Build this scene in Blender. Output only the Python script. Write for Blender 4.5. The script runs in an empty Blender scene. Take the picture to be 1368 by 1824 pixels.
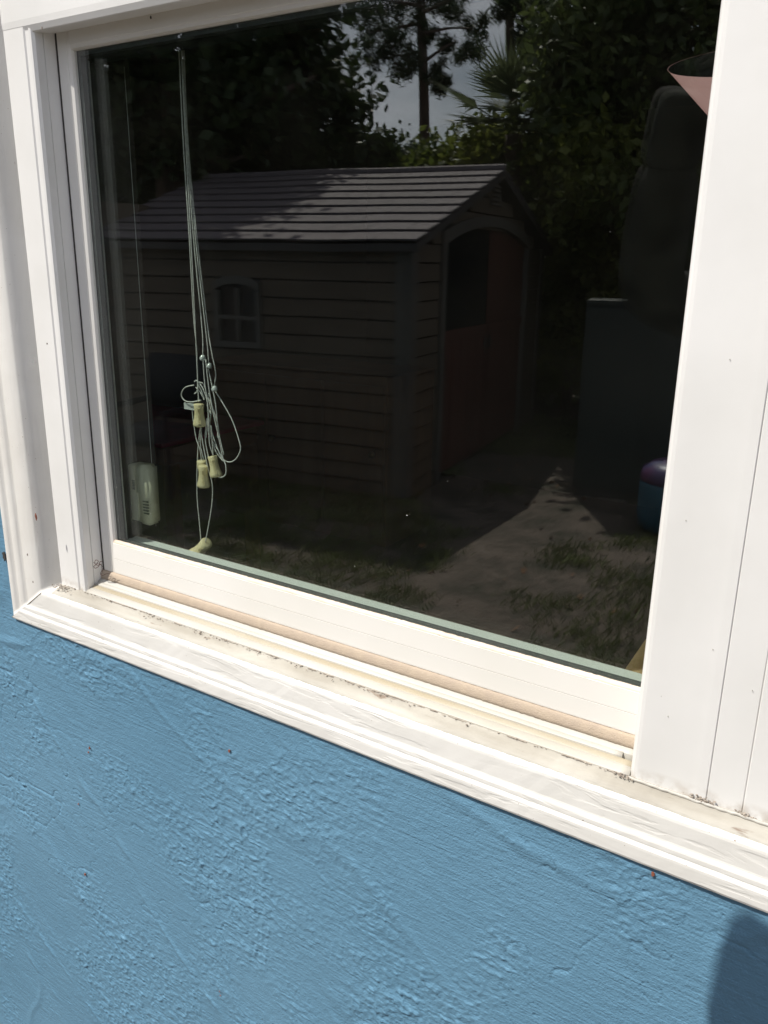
import bpy, bmesh, math, random
import numpy as np
from mathutils import Matrix, Vector
random.seed(7)
rng = np.random.default_rng(11)
R = math.radians
SC = bpy.context.scene
COL = SC.collection

# ------------------------------------------------------------------ camera
CAM = np.array([0.0, -0.8, 1.70])
_f = 1480.77
def _u(v):
    v = np.array(v, float); return v / np.linalg.norm(v)
_L = _u((-2396, -491, _f)); _D = _u((-73, 4822, _f))
_X = -_L; _Z = _u(-_D - np.dot(-_D, _X) * _X); _Y = np.cross(_Z, _X)
MC = np.array([_X, _Y, _Z])
cam_d = bpy.data.cameras.new('camera'); cam = bpy.data.objects.new('camera', cam_d); COL.objects.link(cam)
_r, _up, _b = MC @ np.array([1, 0, 0]), MC @ np.array([0, -1, 0]), MC @ np.array([0, 0, -1])
cam.matrix_world = Matrix(((_r[0], _up[0], _b[0], CAM[0]), (_r[1], _up[1], _b[1], CAM[1]), (_r[2], _up[2], _b[2], CAM[2]), (0, 0, 0, 1)))
cam_d.sensor_fit = 'VERTICAL'; cam_d.sensor_height = 36; cam_d.sensor_width = 27; cam_d.lens = _f / 1824 * 36
cam_d.clip_start = 0.02; cam_d.clip_end = 600
SC.camera = cam

# ------------------------------------------------------------------ light
TO_SUN = Vector((-0.70, -1.0, 1.76)).normalized()
EL = math.asin(TO_SUN.z); AZ = math.atan2(TO_SUN.x, TO_SUN.y)
W = bpy.data.worlds.new('World'); SC.world = W; W.use_nodes = True
nt = W.node_tree; bg = nt.nodes['Background']
sky = nt.nodes.new('ShaderNodeTexSky'); sky.sky_type = 'NISHITA'; sky.sun_disc = False
sky.sun_elevation = EL; sky.sun_rotation = AZ % (2 * math.pi); sky.dust_density = 1.5
tc = nt.nodes.new('ShaderNodeTexCoord'); mp = nt.nodes.new('ShaderNodeMapping'); mp.inputs['Scale'].default_value = (1.6, 1.6, 5)
cn = nt.nodes.new('ShaderNodeTexNoise'); cn.inputs['Scale'].default_value = 1.7; cn.inputs['Detail'].default_value = 7
cr = nt.nodes.new('ShaderNodeValToRGB'); cr.color_ramp.elements[0].position = .38; cr.color_ramp.elements[1].position = .66
mx = nt.nodes.new('ShaderNodeMix'); mx.data_type = 'RGBA'
mx.inputs[7].default_value = (14.0, 14.2, 15.6, 1)
nt.links.new(tc.outputs['Generated'], mp.inputs['Vector']); nt.links.new(mp.outputs[0], cn.inputs['Vector'])
nt.links.new(cn.outputs['Fac'], cr.inputs[0]); nt.links.new(cr.outputs[0], mx.inputs[0])
nt.links.new(sky.outputs[0], mx.inputs[6]); nt.links.new(mx.outputs[2], bg.inputs[0])
bg.inputs[1].default_value = 0.085
sun_d = bpy.data.lights.new('sun', 'SUN'); sun_d.energy = 5.0; sun_d.angle = R(0.53); sun_d.color = (1, .955, .88)
sun = bpy.data.objects.new('sun', sun_d); COL.objects.link(sun)
sun.rotation_euler = TO_SUN.to_track_quat('Z', 'Y').to_euler(); sun.location = (-6, -8, 14)
SC.view_settings.view_transform = 'Standard'; SC.view_settings.look = 'None'
SC.view_settings.exposure = 0.09; SC.view_settings.gamma = 1
SC.view_settings.use_curve_mapping = False
SC.render.engine = 'CYCLES'
SC.cycles.transparent_max_bounces = 24; SC.cycles.max_bounces = 10

# ------------------------------------------------------------------ helpers
def at(px, py, y):
    """world point on the plane y=const seen at photo pixel (px,py)"""
    v = MC @ np.array([px - 684, py - 912, _f]); t = (y - CAM[1]) / v[1]
    return CAM + v * t
def yard(px, py, rng_):
    """point in the yard whose mirror image in the pane is seen at (px,py), at horizontal range rng_"""
    v = MC @ np.array([px - 684, py - 912, _f]); v = v / math.hypot(v[0], v[1]) * rng_
    p = CAM + v
    return np.array([p[0], -p[1], p[2]])

def nodes(m): return m.node_tree.nodes, m.node_tree.links
def ramp(N, pairs):
    r = N.new('ShaderNodeValToRGB'); e = r.color_ramp.elements
    while len(e) > 1: e.remove(e[0])
    e[0].position = pairs[0][0]; e[0].color = tuple(pairs[0][1]) + (1,)
    for p, c in pairs[1:]:
        q = e.new(p); q.color = tuple(c) + (1,)
    return r
def material(name, col, col2=None, scale=8, rough=.55, bump=0, bscale=40, stretch=(1, 1, 1), detail=6, spots=None, metallic=0, spec=.5, trans=0, lo=.35, hi=.65):
    m = bpy.data.materials.new(name); m.use_nodes = True; N, Lk = nodes(m); b = N['Principled BSDF']
    b.inputs['Roughness'].default_value = rough; b.inputs['Metallic'].default_value = metallic
    b.inputs['Specular IOR Level'].default_value = spec
    t = N.new('ShaderNodeTexCoord'); mpp = N.new('ShaderNodeMapping'); mpp.inputs['Scale'].default_value = stretch
    Lk.new(t.outputs['Object'], mpp.inputs['Vector'])
    n = N.new('ShaderNodeTexNoise'); n.inputs['Scale'].default_value = scale; n.inputs['Detail'].default_value = detail
    Lk.new(mpp.outputs[0], n.inputs['Vector'])
    col2 = col2 or tuple(c * .92 for c in col)
    r = ramp(N, [(lo, col2), (hi, col)]); Lk.new(n.outputs['Fac'], r.inputs[0]); out = r.outputs[0]
    if spots:
        scol, thr, sscale = spots
        n2 = N.new('ShaderNodeTexNoise'); n2.inputs['Scale'].default_value = sscale; n2.inputs['Detail'].default_value = 8
        Lk.new(mpp.outputs[0], n2.inputs['Vector'])
        r2 = ramp(N, [(thr, (0, 0, 0)), (thr + .06, (1, 1, 1))]); Lk.new(n2.outputs['Fac'], r2.inputs[0])
        mm = N.new('ShaderNodeMix'); mm.data_type = 'RGBA'; Lk.new(r2.outputs[0], mm.inputs[0]); Lk.new(out, mm.inputs[6])
        mm.inputs[7].default_value = tuple(scol) + (1,); out = mm.outputs[2]
    Lk.new(out, b.inputs['Base Color'])
    if bump:
        n3 = N.new('ShaderNodeTexNoise'); n3.inputs['Scale'].default_value = bscale; n3.inputs['Detail'].default_value = 8
        Lk.new(mpp.outputs[0], n3.inputs['Vector'])
        bp = N.new('ShaderNodeBump'); bp.inputs['Strength'].default_value = bump; bp.inputs['Distance'].default_value = .002
        Lk.new(n3.outputs['Fac'], bp.inputs['Height']); Lk.new(bp.outputs[0], b.inputs['Normal'])
    if trans:
        ts = N.new('ShaderNodeBsdfTranslucent'); Lk.new(out, ts.inputs['Color'])
        ms = N.new('ShaderNodeMixShader'); ms.inputs[0].default_value = trans
        Lk.new(b.outputs[0], ms.inputs[1]); Lk.new(ts.outputs[0], ms.inputs[2]); Lk.new(ms.outputs[0], N['Material Output'].inputs[0])
    return m

def tagset(o, label=None, cat=None, group=None, kind=None):
    if label: o['label'] = label
    if cat: o['category'] = cat
    if group: o['group'] = group
    if kind: o['kind'] = kind
    return o
def thing(name, label, cat, loc=(0, 0, 0), rotz=0, group=None):
    o = bpy.data.objects.new(name, None); COL.objects.link(o); o.location = loc; o.rotation_euler = (0, 0, rotz)
    o.empty_display_size = .1
    return tagset(o, label, cat, group)
def mesh(name, V, F, mat, parent=None, smooth=False, world=True, label=None):
    me = bpy.data.meshes.new(name); me.from_pydata([tuple(map(float, v)) for v in V], [], [tuple(f) for f in F]); me.update()
    me.validate()
    if mat: me.materials.append(mat)
    if smooth: me.polygons.foreach_set('use_smooth', [True] * len(me.polygons))
    o = bpy.data.objects.new(name, me); COL.objects.link(o)
    if parent:
        o.parent = parent
        if world and parent.type == 'EMPTY': o.matrix_parent_inverse = Matrix.Translation(-Vector(parent.location))
    if label: o['label'] = label
    return o
def join(parts):
    V, F = [], []
    for v, f in parts:
        k = len(V); V += list(v); F += [tuple(i + k for i in q) for q in f]
    return V, F
def box(x0, x1, y0, y1, z0, z1, bv=0):
    bm = bmesh.new(); bmesh.ops.create_cube(bm, size=1)
    for v in bm.verts:
        v.co = Vector(((x0 + x1) / 2 + v.co.x * (x1 - x0), (y0 + y1) / 2 + v.co.y * (y1 - y0), (z0 + z1) / 2 + v.co.z * (z1 - z0)))
    if bv: bmesh.ops.bevel(bm, geom=bm.edges[:], offset=bv, segments=2, affect='EDGES')
    bm.verts.index_update()
    r = ([tuple(v.co) for v in bm.verts], [[v.index for v in f.verts] for f in bm.faces]); bm.free(); return r
def smoothpath(P, n=8):
    P = [np.array(p, float) for p in P]
    if len(P) < 3: return P
    Q = [2 * P[0] - P[1]] + P + [2 * P[-1] - P[-2]]; out = []
    for i in range(1, len(Q) - 2):
        for k in range(n):
            t = k / n; a, b, c, d = Q[i - 1], Q[i], Q[i + 1], Q[i + 2]
            out.append(.5 * ((2 * b) + (-a + c) * t + (2 * a - 5 * b + 4 * c - d) * t * t + (-a + 3 * b - 3 * c + d) * t ** 3))
    out.append(P[-1]); return out
def tube(P, r, seg=8, n=8, closed=False):
    P = smoothpath(P, n); N_ = len(P); rr = r if hasattr(r, '__len__') else [r] * 2
    V, F = [], []; prev = np.array([.3, .9, .1])
    for i, p in enumerate(P):
        t = _u(P[min(i + 1, N_ - 1)] - P[max(i - 1, 0)]); a = prev - t * (prev @ t); a = _u(a); prev = a; b = np.cross(t, a)
        u = i / (N_ - 1) * (len(rr) - 1); k = min(int(u), len(rr) - 2); ri = rr[k] + (rr[k + 1] - rr[k]) * (u - k)
        for s in range(seg):
            q = 2 * math.pi * s / seg; V.append(p + ri * (a * math.cos(q) + b * math.sin(q)))
    for i in range(N_ - 1):
        for s in range(seg):
            F.append((i * seg + s, i * seg + (s + 1) % seg, (i + 1) * seg + (s + 1) % seg, (i + 1) * seg + s))
    F.append(tuple(range(seg))[::-1]); F.append(tuple((N_ - 1) * seg + s for s in range(seg)))
    return V, F
def lathe(prof, seg=24, centre=(0, 0, 0), axis=(0, 0, 1), cap=True):
    ax = _u(axis); a = _u(np.cross(ax, (.31, .9, .12))); b = np.cross(ax, a); c = np.array(centre, float); V, F = [], []
    for r_, h_ in prof:
        for s in range(seg):
            q = 2 * math.pi * s / seg; V.append(c + ax * h_ + r_ * (a * math.cos(q) + b * math.sin(q)))
    for i in range(len(prof) - 1):
        for s in range(seg): F.append((i * seg + s, i * seg + (s + 1) % seg, (i + 1) * seg + (s + 1) % seg, (i + 1) * seg + s))
    if cap: F.append(tuple(range(seg))[::-1]); F.append(tuple((len(prof) - 1) * seg + s for s in range(seg)))
    return V, F
def extrude(prof, a_of, b_of, axis, nseg=1, jit=0):
    """open profile of 2-D points swept along x ('x': prof=(y,z)) or z ('z': prof=(x,y)); ends given per profile point"""
    V, F = [], []; n = len(prof)
    for k in range(nseg + 1):
        t = k / nseg; j = rng.normal(0, jit, 2) if jit else (0, 0)
        for i, p in enumerate(prof):
            a, b = a_of(p), b_of(p); s = a + (b - a) * t; jj = rng.normal(0, jit * .5, 2) if jit else (0, 0)
            if axis == 'x': V.append((s, p[0] + j[0] + jj[0], p[1] + j[1] + jj[1]))
            else: V.append((p[0] + j[0] + jj[0], p[1] + j[1] + jj[1], s))
    for k in range(nseg):
        for i in range(n - 1):
            q = (k * n + i, k * n + i + 1, (k + 1) * n + i + 1, (k + 1) * n + i)
            F.append(q if axis == 'z' else q[::-1])
    F.append(tuple(range(n))); F.append(tuple(nseg * n + i for i in range(n))[::-1])
    return V, F
def noise2(nx, ny, cx, cy, seed):
    """smooth value noise, nx*ny samples over a cx*cy lattice"""
    g = np.random.default_rng(seed).random((cy + 3, cx + 3)); X = np.linspace(0, cx, nx, endpoint=False); Y = np.linspace(0, cy, ny, endpoint=False)
    xi = X.astype(int); yi = Y.astype(int); fx = X - xi; fy = Y - yi; fx = fx * fx * (3 - 2 * fx); fy = fy * fy * (3 - 2 * fy)
    a = g[np.ix_(yi, xi)]; b = g[np.ix_(yi, xi + 1)]; c = g[np.ix_(yi + 1, xi)]; d = g[np.ix_(yi + 1, xi + 1)]
    fx = fx[None]; fy = fy[:, None]
    return (a * (1 - fx) + b * fx) * (1 - fy) + (c * (1 - fx) + d * fx) * fy
def vnoise(X, Y, seed):
    """value noise at arbitrary coordinates"""
    xi = np.floor(X).astype(np.int64); yi = np.floor(Y).astype(np.int64); fx = X - xi; fy = Y - yi; fx = fx * fx * (3 - 2 * fx); fy = fy * fy * (3 - 2 * fy)
    def h(a, b):
        n = (a * 374761393 + b * 668265263 + seed * 1442695041) & 0xffffffff
        n = ((n ^ (n >> 13)) * 1274126177) & 0xffffffff
        return ((n ^ (n >> 16)) & 0xffff) / 65535.0
    return (h(xi, yi) * (1 - fx) + h(xi + 1, yi) * fx) * (1 - fy) + (h(xi, yi + 1) * (1 - fx) + h(xi + 1, yi + 1) * fx) * fy

# ------------------------------------------------------------------ materials
M = {}
def wood_paint():
    m = bpy.data.materials.new('painted_wood'); m.use_nodes = True; N, Lk = nodes(m); b = N['Principled BSDF']
    t = N.new('ShaderNodeTexCoord'); 
    b.inputs['Roughness'].default_value = .5
    n = N.new('ShaderNodeTexNoise'); n.inputs['Scale'].default_value = 9; n.inputs['Detail'].default_value = 8; Lk.new(t.outputs['Object'], n.inputs['Vector'])
    r = ramp(N, [(.35, COLW[0]), (.6, COLW[1])]); Lk.new(n.outputs['Fac'], r.inputs[0])
    # dark specks
    v = N.new('ShaderNodeTexNoise'); v.inputs['Scale'].default_value = 260; v.inputs['Detail'].default_value = 2; Lk.new(t.outputs['Object'], v.inputs['Vector'])
    r2 = ramp(N, [(.735, (0, 0, 0)), (.78, (1, 1, 1))]); Lk.new(v.outputs['Fac'], r2.inputs[0])
    mm = N.new('ShaderNodeMix'); mm.data_type = 'RGBA'; Lk.new(r2.outputs[0], mm.inputs[0]); Lk.new(r.outputs[0], mm.inputs[6]); mm.inputs[7].default_value = (.28, .22, .17, 1)
    Lk.new(mm.outputs[2], b.inputs['Base Color'])
    mp1 = N.new('ShaderNodeMapping'); mp1.inputs['Scale'].default_value = STRETCH[0]; Lk.new(t.outputs['Object'], mp1.inputs['Vector'])
    g = N.new('ShaderNodeTexNoise'); g.inputs['Scale'].default_value = 60; g.inputs['Detail'].default_value = 6; g.inputs['Distortion'].default_value = .6; Lk.new(mp1.outputs[0], g.inputs['Vector'])
    rg = ramp(N, [(.40, (0, 0, 0)), (.47, (.75, .75, .75)), (.7, (1, 1, 1))]); Lk.new(g.outputs['Fac'], rg.inputs[0])
    bp = N.new('ShaderNodeBump'); bp.inputs['Strength'].default_value = .5 if STRETCH[0][0] < 1 else .25; bp.inputs['Distance'].default_value = .0009; Lk.new(rg.outputs[0], bp.inputs['Height'])
    Lk.new(bp.outputs[0], b.inputs['Normal']); return m
COLW = [(.71, .695, .655), (.78, .765, .73)]; STRETCH = [(.16, 1, 1)]; M['wood_h'] = wood_paint(); COLW = [(.70, .68, .64), (.76, .745, .71)]; STRETCH = [(1, 1, .12)]; M['wood_v'] = wood_paint()
M['ledge'] = material('weathered_ledge_paint', (.47, .45, .40), (.33, .305, .26), 30, .6, .7, 120, (.25, 1, 1), spots=((.22, .17, .13), .66, 90))
M['vinyl'] = material('white_vinyl', (.83, .82, .80), (.765, .755, .73), 7, .38, .05, 60, spots=((.55, .5, .43), .79, 180))
M['vinyl_dirty'] = material('stained_track_vinyl', (.42, .385, .31), (.36, .31, .22), 14, .45, .1, 90, (.3, 1, 1), spots=((.4, .33, .24), .70, 60))
def grime(m):
    N, Lk = nodes(m); b = N['Principled BSDF']; src = b.inputs['Base Color'].links[0].from_socket
    t = N.new('ShaderNodeTexCoord'); sp_ = N.new('ShaderNodeSeparateXYZ'); Lk.new(t.outputs['Object'], sp_.inputs[0])
    mr = N.new('ShaderNodeMapRange'); mr.inputs['From Min'].default_value = 1.70 - .507; mr.inputs['From Max'].default_value = 1.70 - .488; mr.inputs['To Min'].default_value = 1; mr.inputs['To Max'].default_value = 0
    Lk.new(sp_.outputs['Z'], mr.inputs['Value'])
    n = N.new('ShaderNodeTexNoise'); n.inputs['Scale'].default_value = 45; n.inputs['Detail'].default_value = 6; Lk.new(t.outputs['Object'], n.inputs['Vector'])
    r = ramp(N, [(.46, (0, 0, 0)), (.62, (1, 1, 1))]); Lk.new(n.outputs['Fac'], r.inputs[0])
    mu = N.new('ShaderNodeMath'); mu.operation = 'MULTIPLY'; Lk.new(mr.outputs[0], mu.inputs[0]); Lk.new(r.outputs[0], mu.inputs[1])
    mm = N.new('ShaderNodeMix'); mm.data_type = 'RGBA'; Lk.new(mu.outputs[0], mm.inputs[0]); Lk.new(src, mm.inputs[6]); mm.inputs[7].default_value = (.42, .35, .27, 1)
    Lk.new(mm.outputs[2], b.inputs['Base Color'])
grime(M['vinyl'])
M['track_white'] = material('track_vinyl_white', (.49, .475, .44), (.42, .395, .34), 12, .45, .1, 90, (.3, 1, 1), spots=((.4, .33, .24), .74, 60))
M['sash'] = material('sash_vinyl', (.82, .80, .76), (.78, .76, .71), 6, .38, .03, 60)
M['bead'] = material('aged_glazing_bead', (.72, .62, .52), (.62, .50, .40), 30, .5, .2, 200, spots=((.35, .26, .2), .68, 120))
M['foam'] = material('tan_weather_seal', (.46, .375, .285), (.42, .34, .265), 60, .8, .5, 700, spots=((.50, .42, .33), .62, 700))
M['gap'] = material('dark_joint', (.05, .045, .04), None, 30, .8)
M['caulk'] = material('old_caulk', (.42, .37, .31), (.22, .18, .15), 120, .8, .9, 200)
M['inner'] = material('interior_vinyl', (.80, .82, .80), None, 6, .4, .03)
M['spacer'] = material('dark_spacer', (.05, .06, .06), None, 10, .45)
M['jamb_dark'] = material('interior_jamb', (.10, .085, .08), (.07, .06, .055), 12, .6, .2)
M['cord'] = material('cord_white', (.84, .84, .80), (.66, .66, .62), 300, .7, .5, 900)
M['tassel'] = material('tassel_cream', (.84, .74, .46), (.78, .68, .40), 40, .5, .1)
M['clear'] = material('clear_plastic_bead', (.72, .76, .74), None, 40, .12, spec=.8)
M['sensor'] = material('sensor_cream', (.84, .80, .64), (.80, .76, .60), 30, .45, .05)
M['sensor_dark'] = material('sensor_slot', (.16, .17, .13), None, 30, .6)
M['tendril'] = material('dry_tendril', (.09, .05, .04), None, 100, .8)
M['rust'] = material('rust_speck', (.28, .09, .05), None, 100, .8)
M['red'] = material('red_cloth', (.75, .05, .11), (.6, .035, .08), 10, .8)
M['cabinet'] = material('brown_cabinet', (.42, .20, .09), (.30, .14, .065), 6, .5, .2, 30, (1, 1, .2))
M['brass'] = material('brass_knob', (.6, .45, .25), None, 10, .3, metallic=.8)
M['black'] = material('black_cloth', (.018, .018, .02), None, 20, .8)
M['pink'] = material('pink_shade_added_glow', (.86, .56, .54), (.80, .50, .48), 12, .6, trans=.25)
M['shade_in'] = material('shade_black_lining', (.015, .015, .015), None, 12, .8)
M['table_oak'] = material('oak_top', (.50, .34, .16), (.30, .19, .08), 9, .5, .2, 20, (1, 6, 1))
M['room'] = material('room_paint', (.32, .28, .24), None, 2, .8)
M['roomfloor'] = material('room_floor', (.24, .17, .11), None, 4, .5)
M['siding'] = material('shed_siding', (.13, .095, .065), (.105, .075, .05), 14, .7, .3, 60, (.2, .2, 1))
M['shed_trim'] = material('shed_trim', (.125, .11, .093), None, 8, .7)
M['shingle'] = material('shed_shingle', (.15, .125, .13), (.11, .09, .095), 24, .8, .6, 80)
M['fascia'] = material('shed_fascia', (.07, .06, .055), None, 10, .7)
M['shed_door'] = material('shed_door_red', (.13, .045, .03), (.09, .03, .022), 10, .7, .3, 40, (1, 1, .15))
M['dark_glass'] = material('dark_pane', (.02, .022, .025), None, 5, .1)
M['bark'] = material('bark', (.15, .10, .075), (.07, .05, .04), 14, .9, 1, 30, (1, 1, .3))
M['leaf_oak'] = material('leaf_oak', (.055, .085, .025), (.03, .05, .015), 3, .55, trans=.25)
M['leaf_pine'] = material('leaf_pine', (.05, .085, .03), (.03, .05, .02), 3, .6, trans=.2)
M['leaf_mid'] = material('leaf_mid', (.15, .19, .06), (.07, .10, .03), 2, .5, trans=.4)
M['leaf_palm'] = material('leaf_palm', (.16, .19, .09), (.10, .13, .055), 3, .4, trans=.35)
M['leaf_shrub'] = material('leaf_shrub', (.24, .26, .06), (.10, .14, .03), 1.6, .5, trans=.5)
M['fence'] = material('fence_cedar', (.17, .10, .065), (.10, .06, .045), 6, .8, .5, 30, (1, 1, .12))
M['panel'] = material('grey_green_panel', (.045, .05, .043), (.035, .04, .036), 3, .7)
M['teal'] = material('teal_vinyl', (.03, .13, .19), (.025, .10, .15), 8, .4)
M['pinktop'] = material('magenta_vinyl', (.20, .07, .14), (.06, .06, .16), 5, .4)
M['skin'] = material('skin', (.55, .33, .25), None, 14, .5)
M['navy'] = material('dark_fabric', (.065, .066, .052), (.016, .017, .014), 16, .95, .2, 300)
M['jeans'] = material('denim', (.05, .08, .14), None, 90, .85, .2, 400)
M['hair'] = material('brown_hair', (.05, .03, .02), None, 60, .6)
M['phone'] = material('phone_shell', (.03, .03, .035), None, 10, .3)
M['grass'] = material('grass_blade', (.17, .20, .07), (.11, .12, .05), 3, .7, trans=.25)
M['dry'] = material('dry_leaf', (.34, .17, .08), (.22, .12, .07), 30, .8)
M['roof'] = material('house_roof', (.12, .11, .10), None, 10, .9)

def glass(name, tint):
    m = bpy.data.materials.new(name); m.use_nodes = True; N, Lk = nodes(m); N.remove(N['Principled BSDF'])
    g = N.new('ShaderNodeNewGeometry'); mr = N.new('ShaderNodeMapRange')
    mr.inputs['To Min'].default_value = 1.66; mr.inputs['To Max'].default_value = 1 / 1.66
    Lk.new(g.outputs['Backfacing'], mr.inputs['Value'])
    fr = N.new('ShaderNodeFresnel'); Lk.new(mr.outputs[0], fr.inputs['IOR'])
    gl = N.new('ShaderNodeBsdfGlossy'); gl.inputs['Roughness'].default_value = 0; gl.inputs['Color'].default_value = (1, .985, .985, 1)
    tr = N.new('ShaderNodeBsdfTransparent'); tr.inputs['Color'].default_value = tint + (1,)
    t = N.new('ShaderNodeTexCoord'); nz = N.new('ShaderNodeTexNoise'); nz.inputs['Scale'].default_value = 5; nz.inputs['Detail'].default_value = 1
    Lk.new(t.outputs['Object'], nz.inputs['Vector'])
    bp = N.new('ShaderNodeBump'); bp.inputs['Strength'].default_value = .3; bp.inputs['Distance'].default_value = .0006
    Lk.new(nz.outputs['Fac'], bp.inputs['Height']); Lk.new(bp.outputs[0], gl.inputs['Normal'])
    ms = N.new('ShaderNodeMixShader'); Lk.new(fr.outputs[0], ms.inputs[0]); Lk.new(tr.outputs[0], ms.inputs[1]); Lk.new(gl.outputs[0], ms.inputs[2])
    df = N.new('ShaderNodeBsdfDiffuse'); df.inputs['Color'].default_value = (.75, .70, .62, 1)
    n2 = N.new('ShaderNodeTexNoise'); n2.inputs['Scale'].default_value = 9; n2.inputs['Detail'].default_value = 6; Lk.new(t.outputs['Object'], n2.inputs['Vector'])
    m2 = N.new('ShaderNodeMapRange'); m2.inputs['From Min'].default_value = .35; m2.inputs['From Max'].default_value = .75; m2.inputs['To Min'].default_value = .0002; m2.inputs['To Max'].default_value = .0014
    Lk.new(n2.outputs['Fac'], m2.inputs['Value'])
    ma = N.new('ShaderNodeMixShader'); Lk.new(m2.outputs[0], ma.inputs[0]); Lk.new(ms.outputs[0], ma.inputs[1]); Lk.new(df.outputs[0], ma.inputs[2])
    Lk.new(ma.outputs[0], N['Material Output'].inputs[0]); return m
M['glass'] = glass('window_glass', (.957, .977, .962))

def stucco():
    m = bpy.data.materials.new('blue_stucco_paint'); m.use_nodes = True; N, Lk = nodes(m); b = N['Principled BSDF']
    b.inputs['Roughness'].default_value = .42; b.inputs['Specular IOR Level'].default_value = .42
    t = N.new('ShaderNodeTexCoord')
    n = N.new('ShaderNodeTexNoise'); n.inputs['Scale'].default_value = 3; n.inputs['Detail'].default_value = 6; Lk.new(t.outputs['Object'], n.inputs['Vector'])
    r = ramp(N, [(.3, (.114, .245, .360)), (.7, (.140, .285, .410))]); Lk.new(n.outputs['Fac'], r.inputs[0])
    n2 = N.new('ShaderNodeTexNoise'); n2.inputs['Scale'].default_value = 32; n2.inputs['Detail'].default_value = 1; Lk.new(t.outputs['Object'], n2.inputs['Vector'])
    r2 = ramp(N, [(.86, (0, 0, 0)), (.88, (1, 1, 1))]); Lk.new(n2.outputs['Fac'], r2.inputs[0])
    mm = N.new('ShaderNodeMix'); mm.data_type = 'RGBA'; Lk.new(r2.outputs[0], mm.inputs[0]); Lk.new(r.outputs[0], mm.inputs[6]); mm.inputs[7].default_value = (.10, .05, .04, 1)
    Lk.new(mm.outputs[2], b.inputs['Base Color'])
    # fine brush hairs running diagonally plus pitting
    mp1 = N.new('ShaderNodeMapping'); mp1.inputs['Rotation'].default_value = (0, R(-38), 0); mp1.inputs['Scale'].default_value = (14, 100, 260)
    mp1.vector_type = 'TEXTURE' if False else 'POINT'
    Lk.new(t.outputs['Object'], mp1.inputs['Vector'])
    g = N.new('ShaderNodeTexNoise'); g.inputs['Scale'].default_value = 1; g.inputs['Detail'].default_value = 4; Lk.new(mp1.outputs[0], g.inputs['Vector'])
    f2 = N.new('ShaderNodeTexNoise'); f2.inputs['Scale'].default_value = 430; f2.inputs['Detail'].default_value = 4; Lk.new(t.outputs['Object'], f2.inputs['Vector'])
    ad = N.new('ShaderNodeMath'); ad.operation = 'MULTIPLY_ADD'; Lk.new(f2.outputs['Fac'], ad.inputs[0]); ad.inputs[1].default_value = 1.0; Lk.new(g.outputs['Fac'], ad.inputs[2])
    bp = N.new('ShaderNodeBump'); bp.inputs['Strength'].default_value = .85; bp.inputs['Distance'].default_value = .0011; Lk.new(ad.outputs[0], bp.inputs['Height'])
    Lk.new(bp.outputs[0], b.inputs['Normal']); return m
M['stucco'] = stucco()

def sandy():
    m = bpy.data.materials.new('sandy_yard'); m.use_nodes = True; N, Lk = nodes(m); b = N['Principled BSDF']; b.inputs['Roughness'].default_value = .95
    t = N.new('ShaderNodeTexCoord')
    n = N.new('ShaderNodeTexNoise'); n.inputs['Scale'].default_value = 3.2; n.inputs['Detail'].default_value = 12; n.inputs['Roughness'].default_value = .78; Lk.new(t.outputs['Object'], n.inputs['Vector'])
    r = ramp(N, [(.36, (.035, .038, .022)), (.46, (.075, .062, .048)), (.56, (.125, .098, .078)), (.7, (.165, .135, .112))]); Lk.new(n.outputs['Fac'], r.inputs[0]); Lk.new(r.outputs[0], b.inputs['Base Color'])
    bp = N.new('ShaderNodeBump'); bp.inputs['Strength'].default_value = .8; bp.inputs['Distance'].default_value = .03
    n2 = N.new('ShaderNodeTexNoise'); n2.inputs['Scale'].default_value = 20; n2.inputs['Detail'].default_value = 8; Lk.new(t.outputs['Object'], n2.inputs['Vector'])
    Lk.new(n2.outputs['Fac'], bp.inputs['Height']); Lk.new(bp.outputs[0], b.inputs['Normal']); return m
M['sand'] = sandy()

# ================================================================== SETTING
H = 1.70            # height of the eye, all window heights are measured from it
S = 200
gr = mesh('ground', [(-S, -S, 0), (S, -S, 0), (S, S, 0), (-S, S, 0)], [(0, 1, 2, 3)], M['sand']); gr['kind'] = 'structure'

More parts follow.
